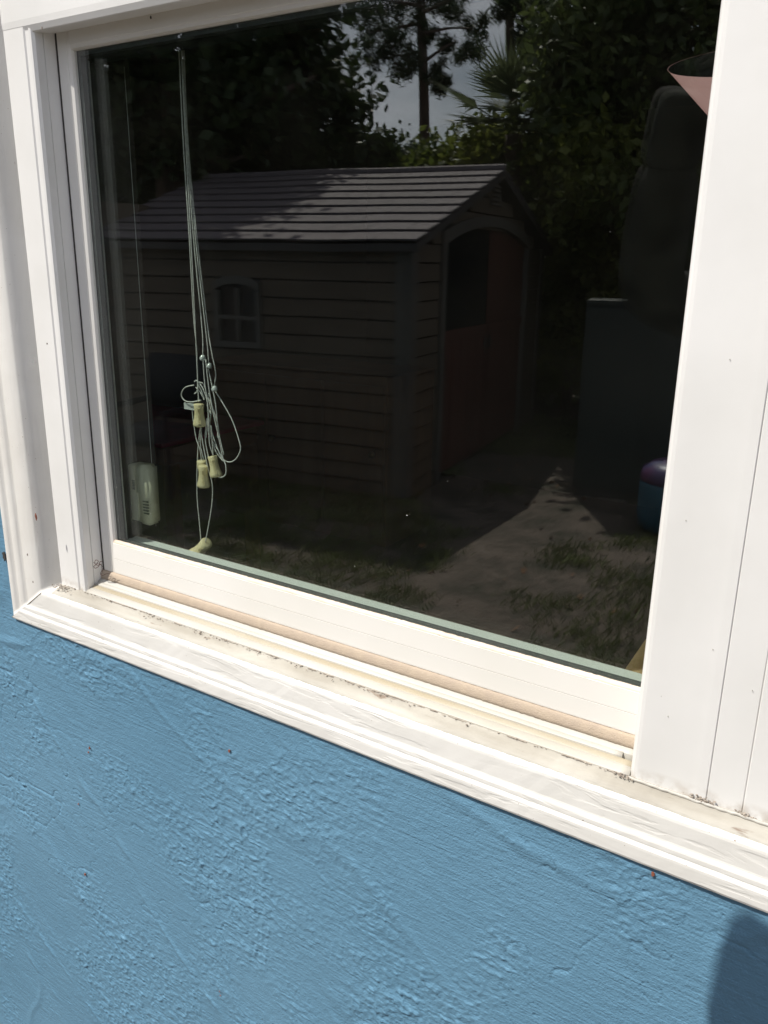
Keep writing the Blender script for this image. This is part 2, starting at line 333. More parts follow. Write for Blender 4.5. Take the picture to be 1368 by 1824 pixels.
# --- blue stucco wall: fine relief near the window, plain sheets elsewhere
house = thing('house_wall', 'blue painted stucco house wall with crusty trowelled relief below the window', 'wall', (-.6, -.06, 0))
WY = -.0735
def relief(X, Z):
    a = R(-38); U = X * math.cos(a) + Z * math.sin(a); V = -X * math.sin(a) + Z * math.cos(a)   # U runs along the trowel sweep, down to the right
    h = .0010 * (vnoise(U * 6, V * 14, 1) - .5) + .0006 * (vnoise(U * 9, V * 60, 2) - .5)
    h += .00030 * (vnoise(U * 26, V * 200, 3) - .5) + .0003 * (vnoise(X * 60, Z * 60, 4) - .5) + .0004 * np.clip(vnoise(X * 240, Z * 240, 23) * 3 - 2.0, 0, 1)
    # crumbly lumps gathered in patches
    mask = np.clip((vnoise(X * 5 + 3, Z * 4, 5) * .5 + vnoise(X * 13, Z * 11, 6) * .5 - .40) * 4, .06, 1)
    crumb = np.abs(vnoise(X * 150 + 9 * vnoise(X * 30, Z * 30, 9), Z * 165, 7) - .5) * 2
    worm = 1 - np.clip(np.abs(vnoise(X * 70 + 4 * vnoise(X * 25, Z * 25, 22), Z * 74, 8) - .5) * 7, 0, 1)
    h += .85 * mask * (.0013 * (1 - crumb) ** 2 + .0022 * worm * np.clip(vnoise(X * 150, Z * 150, 12) * 2 - .7, 0, 1) + .0012 * np.clip(vnoise(X * 190, Z * 210, 21) * 3 - 1.9, 0, 1))
    # scattered ridges left by the trowel edge, broken up
    ridge = 1 - np.clip(np.abs(vnoise(U * 3.0 + 5, V * 9, 10) - .5) * 26, 0, 1)
    h += .0020 * ridge * np.clip(vnoise(U * 26, V * 60, 11) * 2 - .75, 0, 1)
    r2 = 1 - np.clip(np.abs(vnoise(U * 2.2 + 9, V * 5, 14) - .5) * 40, 0, 1)
    h += .0011 * r2
    # hairline cracks
    ck = 1 - np.clip(np.abs(vnoise(X * 9 + 2 * vnoise(X * 40, Z * 40, 17), Z * 8, 15) - .5) * 70, 0, 1)
    h -= .0014 * ck * np.clip(vnoise(X * 4, Z * 4, 16) * 3 - 1.4, 0, 1)
    # lap of thick paint just under the sill moulding
    top = H - .5735
    lap = np.clip(1 - np.abs(Z - (top - .035 + .018 * np.sin(X * 11) + .02 * (vnoise(X * 14, Z * 0, 18) - .5))) / .012, 0, 1)
    h += .0022 * lap * np.clip(vnoise(X * 9, Z * 3, 19) * 2.4 - .7, 0, 1)
    return h
def sheet(x0, x1, z0, z1, step, fine):
    nx = max(2, int((x1 - x0) / step) + 1); nz = max(2, int((z1 - z0) / step) + 1)
    X, Z = np.meshgrid(np.linspace(x0, x1, nx), np.linspace(z0, z1, nz)); Yv = np.full_like(X, WY)
    if fine: Yv = WY - relief(X, Z)
    me = bpy.data.meshes.new('stucco'); n = nx * nz
    me.vertices.add(n); me.vertices.foreach_set('co', np.stack([X, Yv, Z], -1).ravel())
    i = np.arange(n).reshape(nz, nx); q = np.stack([i[:-1, :-1], i[:-1, 1:], i[1:, 1:], i[1:, :-1]], -1).reshape(-1, 4)
    me.loops.add(q.size); me.loops.foreach_set('vertex_index', q.ravel()); me.polygons.add(len(q))
    me.polygons.foreach_set('loop_start', np.arange(0, q.size, 4)); me.polygons.foreach_set('loop_total', np.full(len(q), 4)); me.update(calc_edges=True)
    me.polygons.foreach_set('use_smooth', np.ones(len(q), bool)); me.materials.append(M['stucco'])
    o = bpy.data.objects.new('stucco', me); COL.objects.link(o); o.parent = house; o.matrix_parent_inverse = Matrix.Translation(-Vector(house.location)); return o
X0, X1 = -1.80, .30
ZT = H - .562
sheet(X0, X1, .02, ZT, .0017, True)
sheet(X0, -1.176, ZT, H + .60, .004, True)
XR = 1.12
sheet(-6, X0, 0, 2.75, 1, False); sheet(X1, 5, 0, ZT, 1, False)
sheet(X0, 5, H + .60, 2.75, 1, False); sheet(XR, 5, ZT, H + .60, 1, False)
# inner core of the wall round the two window bays (gives the wall its thickness)
for n_, b_ in [('wall_core', box(-6, -1.11, -.045, .10, .02, 2.7)), ('wall_core', box(XR - .01, 5, -.045, .10, .02, 2.7)),
               ('wall_core', box(-1.11, XR - .01, -.028, .10, .02, H - .52)), ('wall_core', box(-1.11, XR - .01, -.030, .10, H + .37, 2.7))]:
    mesh(n_, *b_, M['room'], house)
# the dim room behind the glass
for n_, b_, m_ in [('room_floor', box(-3.4, 3.2, .10, 4.2, .18, .25), 'roomfloor'), ('room_ceiling', box(-3.4, 3.2, .10, 4.2, 2.5, 2.58), 'room'),
                   ('room_wall', box(-3.5, -3.4, .10, 4.2, .18, 2.58), 'room'), ('room_wall', box(3.2, 3.3, .10, 4.2, .18, 2.58), 'room'), ('room_wall', box(-3.5, 3.3, 4.2, 4.3, .18, 2.58), 'room')]:
    mesh(n_, *b_, M[m_])['kind'] = 'structure'
rf = mesh('house_roof', *box(-6.2, 5.2, -.30, 5, 2.78, 2.92, .01), M['roof']); tagset(rf, 'low flat roof slab over the blue house wall', 'roof')

# ================================================================== WINDOW
Z = lambda z: H + z
win = thing('window', 'white vinyl window set in the blue wall with its dark reflecting pane', 'window', (-.6, -.045, H - .51))
# outer brickmould, mitred at the lower left corner
PIB = [(-.030, -.503), (-.045, -.5055), (-.068, -.5135), (-.0697, -.5145), (-.0712, -.5166), (-.0718, -.5195), (-.0731, -.5415), (-.0737, -.5436), (-.0752, -.5458), (-.0759, -.5478), (-.0761, -.5522), (-.0756, -.5529),
       (-.0768, -.5550), (-.0781, -.5569), (-.0784, -.5595), (-.0787, -.5722), (-.0778, -.5748), (-.052, -.5748)]
PIL = [(-1.098, -.030), (-1.092, -.045), (-1.110, -.0695), (-1.113, -.0715), (-1.146, -.0725), (-1.149, -.0698), (-1.152, -.0735), (-1.168, -.0740), (-1.171, -.0710), (-1.1745, -.0755),
       (-1.1850, -.0765), (-1.1880, -.0745), (-1.1880, -.052)]
mitre = lambda z: np.interp(-z, [.5055, .516, .5735], [-1.0925, -1.1133, -1.1870])
mitrez = lambda x: np.interp(-x, [1.092, 1.113, 1.188], [-.5045, -.5157, -.5730])
V, F = extrude([(y, Z(z)) for y, z in PIB], lambda p: mitre(p[1] - H), lambda p: 1.13, 'x', 200, .00007)
sill = mesh('sill_moulding', V, F, M['wood_h'], win, False, label='horizontal painted wood moulding with cracked white paint')
V, F = extrude(PIL, lambda p: Z(mitrez(p[0])), lambda p: Z(.56), 'z', 160, .00004)
mesh('side_moulding', V, F, M['wood_v'], win, True)
# dirty ledge strip, mitre joint, caulk and flakes
mesh('ledge_strip', *extrude([(-.044, Z(-.5043)), (-.055, Z(-.5082)), (-.0665, Z(-.5122)), (-.0670, Z(-.5160))], lambda p: -1.092, lambda p: 1.12, 'x', 500, .0002), M['ledge'], win, True, label='grime stained ledge between frame and moulding')
jp = [(-1.0922, -.0454, Z(-.5052)), (-1.1128, -.0716, Z(-.5162)), (-1.1480, -.0736, Z(-.5433)), (-1.1700, -.0765, Z(-.5600)), (-1.1880, -.0783, Z(-.5738))]
mesh('mitre_gap', *join([tube([jp[i], jp[i + 1]], .0006, 6) for i in range(4)]), M['caulk'], win, label='open dark mitre joint at the lower left corner')

def vinyl_profile_left(x0):  # x0: inner face of the opening
    return [(x0 - .066, -.028), (x0 - .066, -.0445), (x0 - .065, -.0455), (x0 - .017, -.0455), (x0 - .015, -.0438), (x0 - .0085, -.0436), (x0 - .0070, -.0448), (x0 - .0030, -.0442), (x0, -.0405),
            (x0, -.0292), (x0 - .0016, -.0288), (x0 - .0016, -.0280), (x0, -.0276), (x0, .012), (x0 - .05, .012)]
zb = Z(-.5035); zt = Z(.269)
mesh('frame_jamb', *extrude(vinyl_profile_left(-1.034), lambda p: Z(-.5080), lambda p: Z(.2765) if p[0] > -1.043 else Z(.2765), 'z', 1), M['vinyl'], win)
head_prof = [(.012, Z(.33)), (.012, Z(.2768)), (-.0405, Z(.2690)), (-.0430, Z(.2700)), (-.0458, Z(.2765)), (-.0464, Z(.284)), (-.0458, Z(.555)), (-.0400, Z(.560)), (-.028, Z(.560))]
mesh('frame_head', *extrude(head_prof[::-1], lambda p: -1.100, lambda p: 1.10, 'x', 1), M['vinyl'], win)
0 and mesh('head_moulding', *box(-1.194, 1.13, -.082, -.05, Z(.3515), Z(.43), .004), M['wood_h'], win)
# mullion: three vertical strips between this bay and the next
mesh('mullion', *extrude([(-.150, .012), (-.184, .012), (-.184, -.0395), (-.1825, -.0430), (-.1795, -.0452), (-.1760, -.0458), (-.1690, -.0457), (-.1560, -.0453), (-.1400, -.0451), (-.1240, -.0452), (-.1170, -.0455), (-.1092, -.0455), (-.1085, -.0445), (-.1085, -.030)], lambda p: Z(-.5063), lambda p: Z(.2765), 'z', 1), M['vinyl'], win, label='broad white mullion face beside the pane')
mesh('mullion', *extrude([(-.1083, -.030), (-.1083, -.0440), (-.1075, -.0448), (-.0763, -.0446), (-.0757, -.0438), (-.0757, -.030)], lambda p: Z(-.5063), lambda p: Z(.2765), 'z', 1), M['vinyl'], win)
mesh('mullion', *extrude([(-.0753, -.030), (-.0753, -.0440), (-.0742, -.0452), (.020, -.0455), (.060, -.0430), (.062, .012), (.03, .012)], lambda p: Z(-.5063), lambda p: Z(.2765), 'z', 1), M['vinyl'], win)
mesh('joint_filler', *box(-.112, -.070, -.0432, -.031, Z(-.505), Z(.276)), M['vinyl'], win)
# sill track of the frame
track = [(-.0450, Z(-.5075)), (-.0450, Z(-.5050)), (-.0440, Z(-.5033)), (-.0350, Z(-.5030)), (-.0335, Z(-.5020)), (-.0322, Z(-.4995)), (-.0305, Z(-.4992)), (-.0295, Z(-.5012)),
         (-.0240, Z(-.5022)), (-.0225, Z(-.5010)), (-.005, Z(-.5010)), (-.005, Z(-.509))]
tz = lambda y: Z(-.5030 + (y + .0455) * .4118)
def tpiece(name, ya, yb, up, mat, x0=-1.034, x1=-.184, lab=None, drop=.0):
    P = [(ya, Z(-.5085)), (ya, tz(ya) + up - .0004 - drop), (ya + .0005, tz(ya + .0005) + up), (yb - .0004, tz(yb - .0004) + up), (yb, tz(yb) + up - .0004), (yb, Z(-.5085))]
    return mesh(name, *extrude(P, lambda p: x0, lambda p: x1, 'x', 90, .00004), M[mat], win, True, label=lab)
tpiece('track_lip', -.0455, -.0353, 0, 'track_white')
tpiece('sill_track', -.0352, -.0283, -.0004, 'vinyl_dirty', lab='tan stained channel of the sill track')
tpiece('track_rib', -.0282, -.0224, .0009, 'track_white', -1.030, -.198)
tpiece('track_plate', -.0223, -.0040, 0, 'track_white', lab='cream inner plate of the sill track')

def sash(x0, x1, p):
    """sash seen between x0 and x1 (x1 hidden behind the mullion)"""
    s_front = -.0100
    stile = [(x0, .000), (x0, s_front + .001), (x0 + .001, s_front), (x0 + .0205, s_front), (x0 + .0215, -.0085), (x0 + .0225, s_front + .0008), (x0 + .0262, -.0072), (x0 + .0278, -.0040), (x0 + .0278, .0)]
    mesh('sash_stile', *extrude(stile, lambda q: Z(-.4770), lambda q: Z(.2755), 'z', 1), M['sash'], p)
    mesh('sash_stile', *box(x1 - .05, x1, -.010, 0, Z(-.4770), Z(.2755), .001), M['sash'], p)
    rail = [(.0, Z(-.4770)), (s_front, Z(-.4770)), (s_front - .0004, Z(-.4760)), (s_front - .0002, Z(-.4536)), (s_front + .0016, Z(-.4534)), (s_front + .0016, Z(-.4530)), (s_front, Z(-.4528)), (s_front + .0012, Z(-.4300)), (s_front + .0012, Z(-.4285)), (-.0055, Z(-.4275)), (.0, Z(-.4275))]
    mesh('sash_rail', *extrude(rail[::-1], lambda q: x0 + .0007 if False else x0 + .0272, lambda q: x1 - .05, 'x', 1), M['sash'], p)
    mesh('sash_rail', *extrude([(.0, Z(.2752)), (s_front, Z(.2752)), (s_front, Z(.2580)), (-.0092, Z(.2570)), (-.0085, Z(.2530)), (-.0040, Z(.2515)), (0, Z(.2515))], lambda q: x0 + .0272, lambda q: x1 - .05, 'x', 1), M['sash'], p)
    mesh('glazing_bead', *extrude([(-.0082, Z(-.4282)), (-.0078, Z(-.4262)), (-.0045, Z(-.4240)), (-.003, Z(-.4240)), (-.003, Z(-.4282))][::-1], lambda q: x0 + .0275, lambda q: x1 - .05, 'x', 200, .00012), M['bead'], p, True)
    # two panes with the spacer between
    mesh('glass_pane', *box(x0 + .0230, x1 - .03, -.0028, .0002, Z(-.432), Z(.256)), M['glass'], p)
    mesh('glass_pane', *box(x0 + .0230, x1 - .03, .0122, .0152, Z(-.432), Z(.256)), M['glass'], p)
    for b_ in (box(x0 + .022, x0 + .034, .0008, .0118, Z(-.436), Z(.26)), box(x0 + .034, x1 - .04, .0008, .0118, Z(-.436), Z(-.4255)), box(x0 + .034, x1 - .04, .0008, .0118, Z(.246), Z(.26))):
        mesh('spacer_bar', *b_, M['spacer'], p)
    # inner half of the sash and frame, white vinyl seen green through the panes
    mesh('inner_ledge', *extrude([(.016, Z(-.4400)), (.046, Z(-.4400)), (.046, Z(-.4345)), (.043, Z(-.4325)), (.033, Z(-.4335)), (.031, Z(-.4325)), (.020, Z(-.4340)), (.016, Z(-.4320))][::-1], lambda q: x0 + .02, lambda q: x1, 'x', 1), M['inner'], p)
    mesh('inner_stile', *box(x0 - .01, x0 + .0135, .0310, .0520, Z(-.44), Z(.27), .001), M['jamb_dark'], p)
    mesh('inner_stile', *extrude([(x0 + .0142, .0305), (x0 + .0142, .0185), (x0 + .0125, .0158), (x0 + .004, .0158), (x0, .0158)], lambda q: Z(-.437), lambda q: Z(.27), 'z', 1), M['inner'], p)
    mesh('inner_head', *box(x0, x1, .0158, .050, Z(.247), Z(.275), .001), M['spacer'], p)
sash(-1.034, -.130, win)
mesh('weather_seal', *extrude([(.0, Z(-.4772)), (-.0112, Z(-.4774)), (-.0130, Z(-.4798)), (-.0146, Z(-.4835)), (-.0154, Z(-.4870)), (-.0156, Z(-.4920)), (.0, Z(-.4920))], lambda q: -1.034, lambda q: -.184, 'x', 300, .00012), M['foam'], win, True, label='rounded tan weathered seal under the sash')
mesh('jamb_shadow_gap', *box(-1.0348, -1.0312, -.0106, -.0035, Z(-.478), Z(.275)), M['gap'], win)
# interior trim of the opening
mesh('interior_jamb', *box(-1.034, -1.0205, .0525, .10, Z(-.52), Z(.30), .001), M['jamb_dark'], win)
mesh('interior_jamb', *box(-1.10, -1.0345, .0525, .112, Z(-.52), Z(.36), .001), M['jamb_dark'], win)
mesh('reflection_line', *tube([(-1.0200, .0900, Z(-.43)), (-1.0200, .0900, Z(.25))], .0005, 6), M['inner'], win)  # pale thread drawn in for a doubled reflection line, not a trim part
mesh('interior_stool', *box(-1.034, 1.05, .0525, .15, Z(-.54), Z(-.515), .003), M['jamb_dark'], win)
# second bay hidden to the right of the mullion
win2 = thing('window', 'second white window bay beyond the broad mullion at the right edge', 'window', (.55, -.045, H - .51))
sash(.064, 1.04, win2)
mesh('frame_jamb', *extrude([(1.04, .012), (1.04, -.0405), (1.044, -.0445), (1.11, -.0455), (1.11, -.03)], lambda p: Z(-.5063), lambda p: Z(.2765), 'z', 1), M['vinyl'], win2)
mesh('sill_track', *extrude([(y, z) for y, z in track], lambda p: .064, lambda p: 1.04, 'x', 1), M['vinyl_dirty'], win2)
mesh('weather_seal', *box(.064, 1.04, -.020, 0, Z(-.501), Z(-.4775), .004), M['foam'], win2)

# caulk lines and crumbs
def crumbs(name, spots, mat, parent, smin=.0006, smax=.0016, label=None):
    parts = []
    for p in spots:
        s = random.uniform(smin, smax); bm = bmesh.new(); bmesh.ops.create_icosphere(bm, subdivisions=1, radius=s)
        sx, sy, sz = (random.uniform(.5, 1.6) for _ in range(3)); bm.verts.index_update()
        parts.append(([(p[0] + v.co.x * sx * random.uniform(.7, 1.2), p[1] + v.co.y * sy, p[2] + v.co.z * sz * .7) for v in bm.verts], [[v.index for v in f.verts] for f in bm.faces])); bm.free()
    o = mesh(name, *join(parts), mat, parent, label=label); o['kind'] = 'stuff'; return o
sp = []
for i in range(150): x = -1.085 + .9 * random.random() ** 1.1; sp.append((x, -.0462 - abs(random.gauss(0, .0012)), Z(-.5038)))
for i in range(60): x = random.gauss(-.74, .14); sp.append((x, -.048 - abs(random.gauss(0, .003)), Z(-.5045)))
for i in range(60): sp.append((random.gauss(-1.078, .009), random.uniform(-.062, -.046), Z(-.5030)))
for i in range(40): sp.append((random.gauss(-.188, .006), random.uniform(-.053, -.046), Z(-.5030)))
for i in range(45): sp.append((random.gauss(-.113, .007), random.uniform(-.048, -.0465), Z(-.5025) + abs(random.gauss(0, .0022))))
for i in range(28): sp.append((random.gauss(-.073, .005), random.uniform(-.048, -.0465), Z(-.5025) + abs(random.gauss(0, .0018))))
crumbs('crumb', sp, M['caulk'], win, .0004, .0013, 'brown grit and flaking caulk along the ledge')
# peeled caulk slivers along the frame/ledge crack
par = []
x = -1.06
while x < -.19:
    l = random.uniform(.006, .035)
    if random.random() < .75:
        par.append(tube([(x, -.0462, Z(-.5044)), (x + l / 2, -.0466 + random.gauss(0, .0004), Z(-.5041)), (x + l, -.0462, Z(-.5044))], random.uniform(.0004, .0009), 5, 3))
    x += l + random.uniform(.001, .02)
o = mesh('crack', *join(par), M['caulk'], win, label='broken dark crack between frame and ledge'); o['kind'] = 'stuff'
cl = [tube([(-1.0945, -.0450, Z(-.50)), (-1.0947, -.0453, Z(-.2)), (-1.0944, -.0450, Z(.05)), (-1.0946, -.0452, Z(.27))], .0012, 6, 20)]
mesh('caulk_line', *join(cl), M['ledge'], win, True)
# white caulk run along the foot of the mullion
cp = [(-.184 + .24 * i / 60, -.0474 + random.gauss(0, .0002), Z(-.5042) + random.gauss(0, .0003)) for i in range(61)]
mesh('caulk_line', *tube(cp, .0019, 6, 2), M['track_white'], win, True)
# chipped paint on the side moulding
def blotch(name, c, r, n, mat, parent, nrm=(0, -1, 0), asp=1.5, label=None):
    c = np.array(c, float); a = 2 * math.pi * np.arange(n) / n
    rr = [r * random.uniform(.6, 1.15) for _ in range(n)]
    if abs(nrm[1]) > .5: Vv = [c + np.array([rr[i] * math.cos(a[i]) / asp, 0, rr[i] * asp * math.sin(a[i])]) for i in range(n)]
    else: Vv = [c + np.array([0, rr[i] * math.cos(a[i]) / asp, rr[i] * asp * math.sin(a[i])]) for i in range(n)]
    back = [v - np.array(nrm) * .0007 for v in Vv]; k = n
    F_ = [tuple(range(n)), tuple(range(n, 2 * n))[::-1]] + [(i, (i + 1) % n, n + (i + 1) % n, n + i) for i in range(n)]
    return mesh(name, [v + np.array(nrm) * .0005 for v in Vv] + back, F_, mat, parent, label=label)
p_ = at(61, 917, -.0798); blotch('paint_chip', (-1.0930, -.0770, Z(-.385)), .0032, 11, M['rust'], win, (1, 0, 0), 2.0, 'brown bare-wood chip on the side moulding')
for px, py in [(49, 988), (59, 1037), (84, 612)]:
    q = at(px, py, -.0845); blotch('paint_chip', (q[0], -.0848, q[2]), .0012, 7, M['caulk'], win)
q = at(269, 31, -.0100); blotch('speck', (q[0], -.0103, q[2]), .0018, 8, M['gap'], win, asp=1.3)
q = at(75, 50, -.0458)
blotch('speck', (q[0], -.0461, q[2]), .0012, 7, M['caulk'], win)
for px, py, r_ in [(1270, 1157, .0009), (1222, 927, .0008), (1190, 1276, .0010), (1178, 1240, .0006), (1300, 640, .0007), (1340, 1230, .0007)]:
    q = at(px, py, -.0456); blotch('scuff', (q[0], -.0456, q[2]), r_ * .6, 7, M['ledge'], win, asp=1.2)
# dust flecks stuck on the pane
sp = [at(px, py, -.0030) for px, py in [(208, 868), (797, 857), (268, 915), (725, 918), (492, 980), (1087, 413), (632, 1009)]]
crumbs('dust_fleck', sp, M['vinyl'], win, .0003, .0006)
# rust and dirt specks on the stucco
wp = [(160, 1332, .0022), (158, 1340, .0016), (409, 1337, .0024), (152, 1557, .0026), (140, 1432, .0016), (392, 1765, .0018), (1163, 1557, .0022), (393, 1773, .001)]
for px, py, r_ in wp:
    q = at(px, py, WY - .0015); blotch('rust_speck', (q[0], WY - .0022, q[2]), r_, 8, M['rust'], house, asp=1.2)
wb = at(8, 990, WY - .002); blotch('dirt_spot', (wb[0], WY - .003, wb[2]), .006, 12, M['gap'], house, asp=1.5)

# dry curled tendril at the foot of the jamb
td = thing('dried_tendril', 'dark curled dried tendril caught in the lower left corner of the frame', 'plant', (-1.03, -.028, Z(-.48)))
def curl(px, py, y, pts): return [at(px + a, py + b, y) for a, b in pts]
mesh('curl', *tube(curl(172, 1003, -.034, [(8, 2), (2, 4), (-3, 1), (-2, -5), (3, -4), (0, 2), (-5, 6), (-2, 9), (4, 5), (6, -2), (10, -3)]), .0005, 5), M['tendril'], td, True)
mesh('curl', *tube(curl(180, 1018, -.024, [(0, -14), (2, -4), (-1, 4), (3, 7), (10, 4), (16, 4)]), .0004, 5), M['tendril'], td, True)
mesh('curl', *tube(curl(180, 1003, -.028, [(-14, -1), (-6, 1), (0, 3), (4, 10), (0, 20)]), .0003, 5), M['tendril'], td, True)

# ================================================================== INSIDE THE WINDOW
CY = .066
cords = thing('blind_cord', 'tangled pale blind pull cords hanging knotted behind the pane', 'cord', at(322, 60, CY))
strands = [
    [(320, 40), (321, 66), (330, 240), (340, 420), (346, 560), (350, 640), (353, 700), (354, 716)],
    [(317, 40), (317, 66), (326, 240), (337, 420), (344, 560), (351, 625), (352, 690), (347, 640 + 62)],
    [(322, 40), (323, 66), (332, 240), (345, 420), (356, 540), (361, 600), (361, 632)],
    [(324, 40), (325, 66), (334, 240), (348, 420), (364, 560), (370, 620), (371, 650)],
    [(325, 40), (326, 66), (335, 250), (352, 430), (369, 580), (378, 630), (384, 665), (381, 690)],
    [(361, 638), (364, 680), (370, 720), (372, 760), (374, 790), (380, 812)],
    [(366, 640), (372, 690), (378, 730), (390, 780), (396, 815), (403, 830), (401, 846), (390, 850), (378, 838), (370, 810), (366, 780), (368, 745)],
    [(371, 655), (376, 680), (384, 720), (388, 760), (388, 780)],
    [(384, 697), (398, 720), (414, 750), (426, 785), (428, 802), (420, 818), (408, 823), (396, 816), (384, 790), (375, 760)],
    [(352, 680), (362, 684), (368, 700), (375, 730), (374, 760), (384, 800), (398, 822)],
    [(346, 686), (330, 690), (323, 702), (329, 713), (341, 716), (358, 713)],
    [(347, 680), (350, 678), (360, 690), (368, 712), (371, 740), (368, 780)],
    [(349, 690), (357, 698), (364, 712), (360, 700), (352, 684)],
    [(342, 722), (344, 745), (350, 780), (356, 800), (359, 822)],
    [(357, 762), (354, 785), (352, 810), (351, 850), (352, 890), (355, 930), (359, 966)],
    [(357, 762), (362, 790), (370, 830), (377, 860), (378, 890), (374, 925), (366, 966)],
    [(359, 762), (357, 790), (363, 820)],
    [(376, 758), (378, 780), (380, 812)],
    [(370, 705), (378, 722), (386, 752), (392, 780), (399, 810)],
    [(372, 700), (369, 722), (376, 740), (370, 760), (378, 785), (392, 806), (398, 818)],
]
for i, s in enumerate(strands):
    dy = (i % 5) * .0024 - .004
    mesh('strand', *tube([at(a + random.gauss(0, .5), b, CY + dy + random.gauss(0, .0006)) for a, b in s], .00088, 8, 8), M['cord'], cords, True)
def bead(px, py, r_):
    c = at(px, py, CY - .003)
    mesh('connector_bead', *lathe([(.0006, -r_), (r_ * .9, -r_ * .6), (r_, 0), (r_ * .8, r_ * .5), (r_ * .5, r_), (.0005, r_ * 1.1)], 12, c, (.3, 0, 1)), M['clear'], cords, True)
bead(361, 638, .0045); bead(373, 652, .0040); bead(382, 693, .0045)
tg = at(336, 724, CY)
mesh('clear_tag', *box(tg[0] - .010, tg[0] + .012, CY, CY + .0015, tg[2] - .005, tg[2] + .005, .0004), M['clear'], cords)
def tassel(px0, py0, px1, py1, ytop, word=True, flip=False, dy=0):
    a = at(px0, py0, CY - .006 + dy); b = at(px1, py1, CY - .006 + dy); L_ = np.linalg.norm(b - a); ax = (b - a) / L_
    k = L_ / .040
    prof = [(.0040 * k, .000), (.0080 * k, .0004), (.0088 * k, .0015 * k), (.0082 * k, .010 * k), (.0080 * k, .016 * k), (.0092 * k, .026 * k), (.0112 * k, .033 * k), (.0115 * k, .0365 * k), (.0100 * k, .0392 * k), (.0050 * k, .040 * k)]
    if flip: prof = [(r_, .040 * k - h_) for r_, h_ in prof[::-1]]
    t_ = mesh('tassel', *lathe(prof, 28, a, ax), M['tassel'], cords, True)
    if word:
        cu = bpy.data.curves.new('lettering', 'FONT'); cu.body = 'LEVOLOR'; cu.size = .0062 * k; cu.extrude = .0007; cu.align_x = 'CENTER'; cu.align_y = 'CENTER'
        to = bpy.data.objects.new('tmp', cu); COL.objects.link(to); dg = bpy.context.evaluated_depsgraph_get(); me = bpy.data.meshes.new_from_object(to.evaluated_get(dg)); bpy.data.objects.remove(to)
        toc = _u(CAM - (a + b) / 2); up = -ax                       # reads bottom to top
        n_ = _u(toc - up * (toc @ up)); side = np.cross(up, n_)
        me.name = 'lettering'; me.materials.clear(); me.materials.append(M['tassel'])
        c = (a + b) / 2
        mid = L_ * .5
        for v in me.vertices:
            s_ = v.co.x; t2 = v.co.y
            h_ = mid - s_ ; rad = np.interp(h_, [p[1] for p in sorted(prof, key=lambda q: q[1])], [p[0] for p in sorted(prof, key=lambda q: q[1])])
            ang = -t2 / rad * 1.0
            v.co = Vector(c + up * s_ + (rad + .0002 + v.co.z) * (n_ * math.cos(ang) + side * math.sin(ang)))
        o = bpy.data.objects.new('lettering', me); COL.objects.link(o); o.parent = t_
    return t_
tassel(354, 719, 356, 760, 0)
tassel(362, 829, 363, 868, 0)
mesh('tassel', *lathe([(.004, 0), (.0075, .0005), (.008, .002), (.008, .012), (.006, .014)], 24, at(360, 820, CY + .004), (0, 0, -1)), M['tassel'], cords, True, label='hollow top of a tassel behind the others')
tassel(378, 812, 386, 850, 0, dy=.006)
tassel(369, 966, 345, 992, 0, dy=.004)

# door/window alarm sensor on the left jamb
sen = thing('window_sensor', 'cream plastic alarm sensor mounted on the inner jamb at lower left', 'sensor', at(247, 880, .07))
c0 = at(229, 880, .060)
zlo, zhi = Z(-.410), Z(-.314)
mesh('body', *box(-1.0055, -.9790, .0410, .0680, zlo, zhi, .0045), M['sensor'], sen, True)
mesh('back_plate', *box(-1.0205, -1.0060, .0425, .0670, zlo + .004, zhi - .002, .001), M['sensor'], sen)
mesh('battery_door', *box(-1.0035, -.9975, .0388, .0408, zlo + .012, zlo + .052, .0006), M['sensor'], sen)
for i in range(5): mesh('vent_slot', *box(-.9895, -.9785, .0402, .0425, zlo + .020 + i * .0048, zlo + .0216 + i * .0048), M['sensor_dark'], sen)
for i in range(6): mesh('contact', *box(-1.0120, -1.0070, .0412, .0424, zlo + .056 + i * .0026, zlo + .0574 + i * .0026), M['sensor_dark'], sen)

# room contents
tb = thing('side_table', 'low table under a dark red cloth inside the room', 'table', (-2.3, 1.45, .25))
def room(px, py, y): return at(px, py, y)
a_ = room(270, 770, 1.5)
mesh('cloth', *box(a_[0] - .55, a_[0] + .22, 1.35, 1.95, a_[2] - .012, a_[2] + .005, .004), M['red'], tb)
mesh('apron', *box(a_[0] - .52, a_[0] + .20, 1.38, 1.92, a_[2] - .09, a_[2] - .013, .004), M['cabinet'], tb)
for dx in (-.50, .16):
    for yy in (1.40, 1.86): mesh('leg', *box(a_[0] + dx, a_[0] + dx + .05, yy, yy + .05, .25, a_[2] - .091, .003), M['cabinet'], tb)
b_ = room(300, 750, 2.6); cx0 = b_[0] - .4; cx1 = room(690, 760, 2.64)[0]; ctop = room(500, 652, 2.64)[2]
cb = thing('cabinet', 'dark brown wooden cabinet with small round knobs behind the red table', 'cabinet', (b_[0], 2.7, .25))
mesh('carcass', *box(cx0, cx1, 2.64, 3.1, .25, ctop, .004), M['cabinet'], cb)
nd = 5; dw = (cx1 - cx0) / nd
for k in range(nd):
    d_ = mesh('door', *box(cx0 + k * dw + .006, cx0 + (k + 1) * dw - .006, 2.612, 2.637, .32, ctop - .05, .004), M['cabinet'], cb)
    mesh('knob', *lathe([(.006, 0), (.006, .015), (.016, .02), (.016, .03), (.005, .036)], 14, (cx0 + (k + (.85 if k % 2 == 0 else .15)) * dw, 2.612, b_[2]), (0, -1, 0)), M['brass'], d_, True)
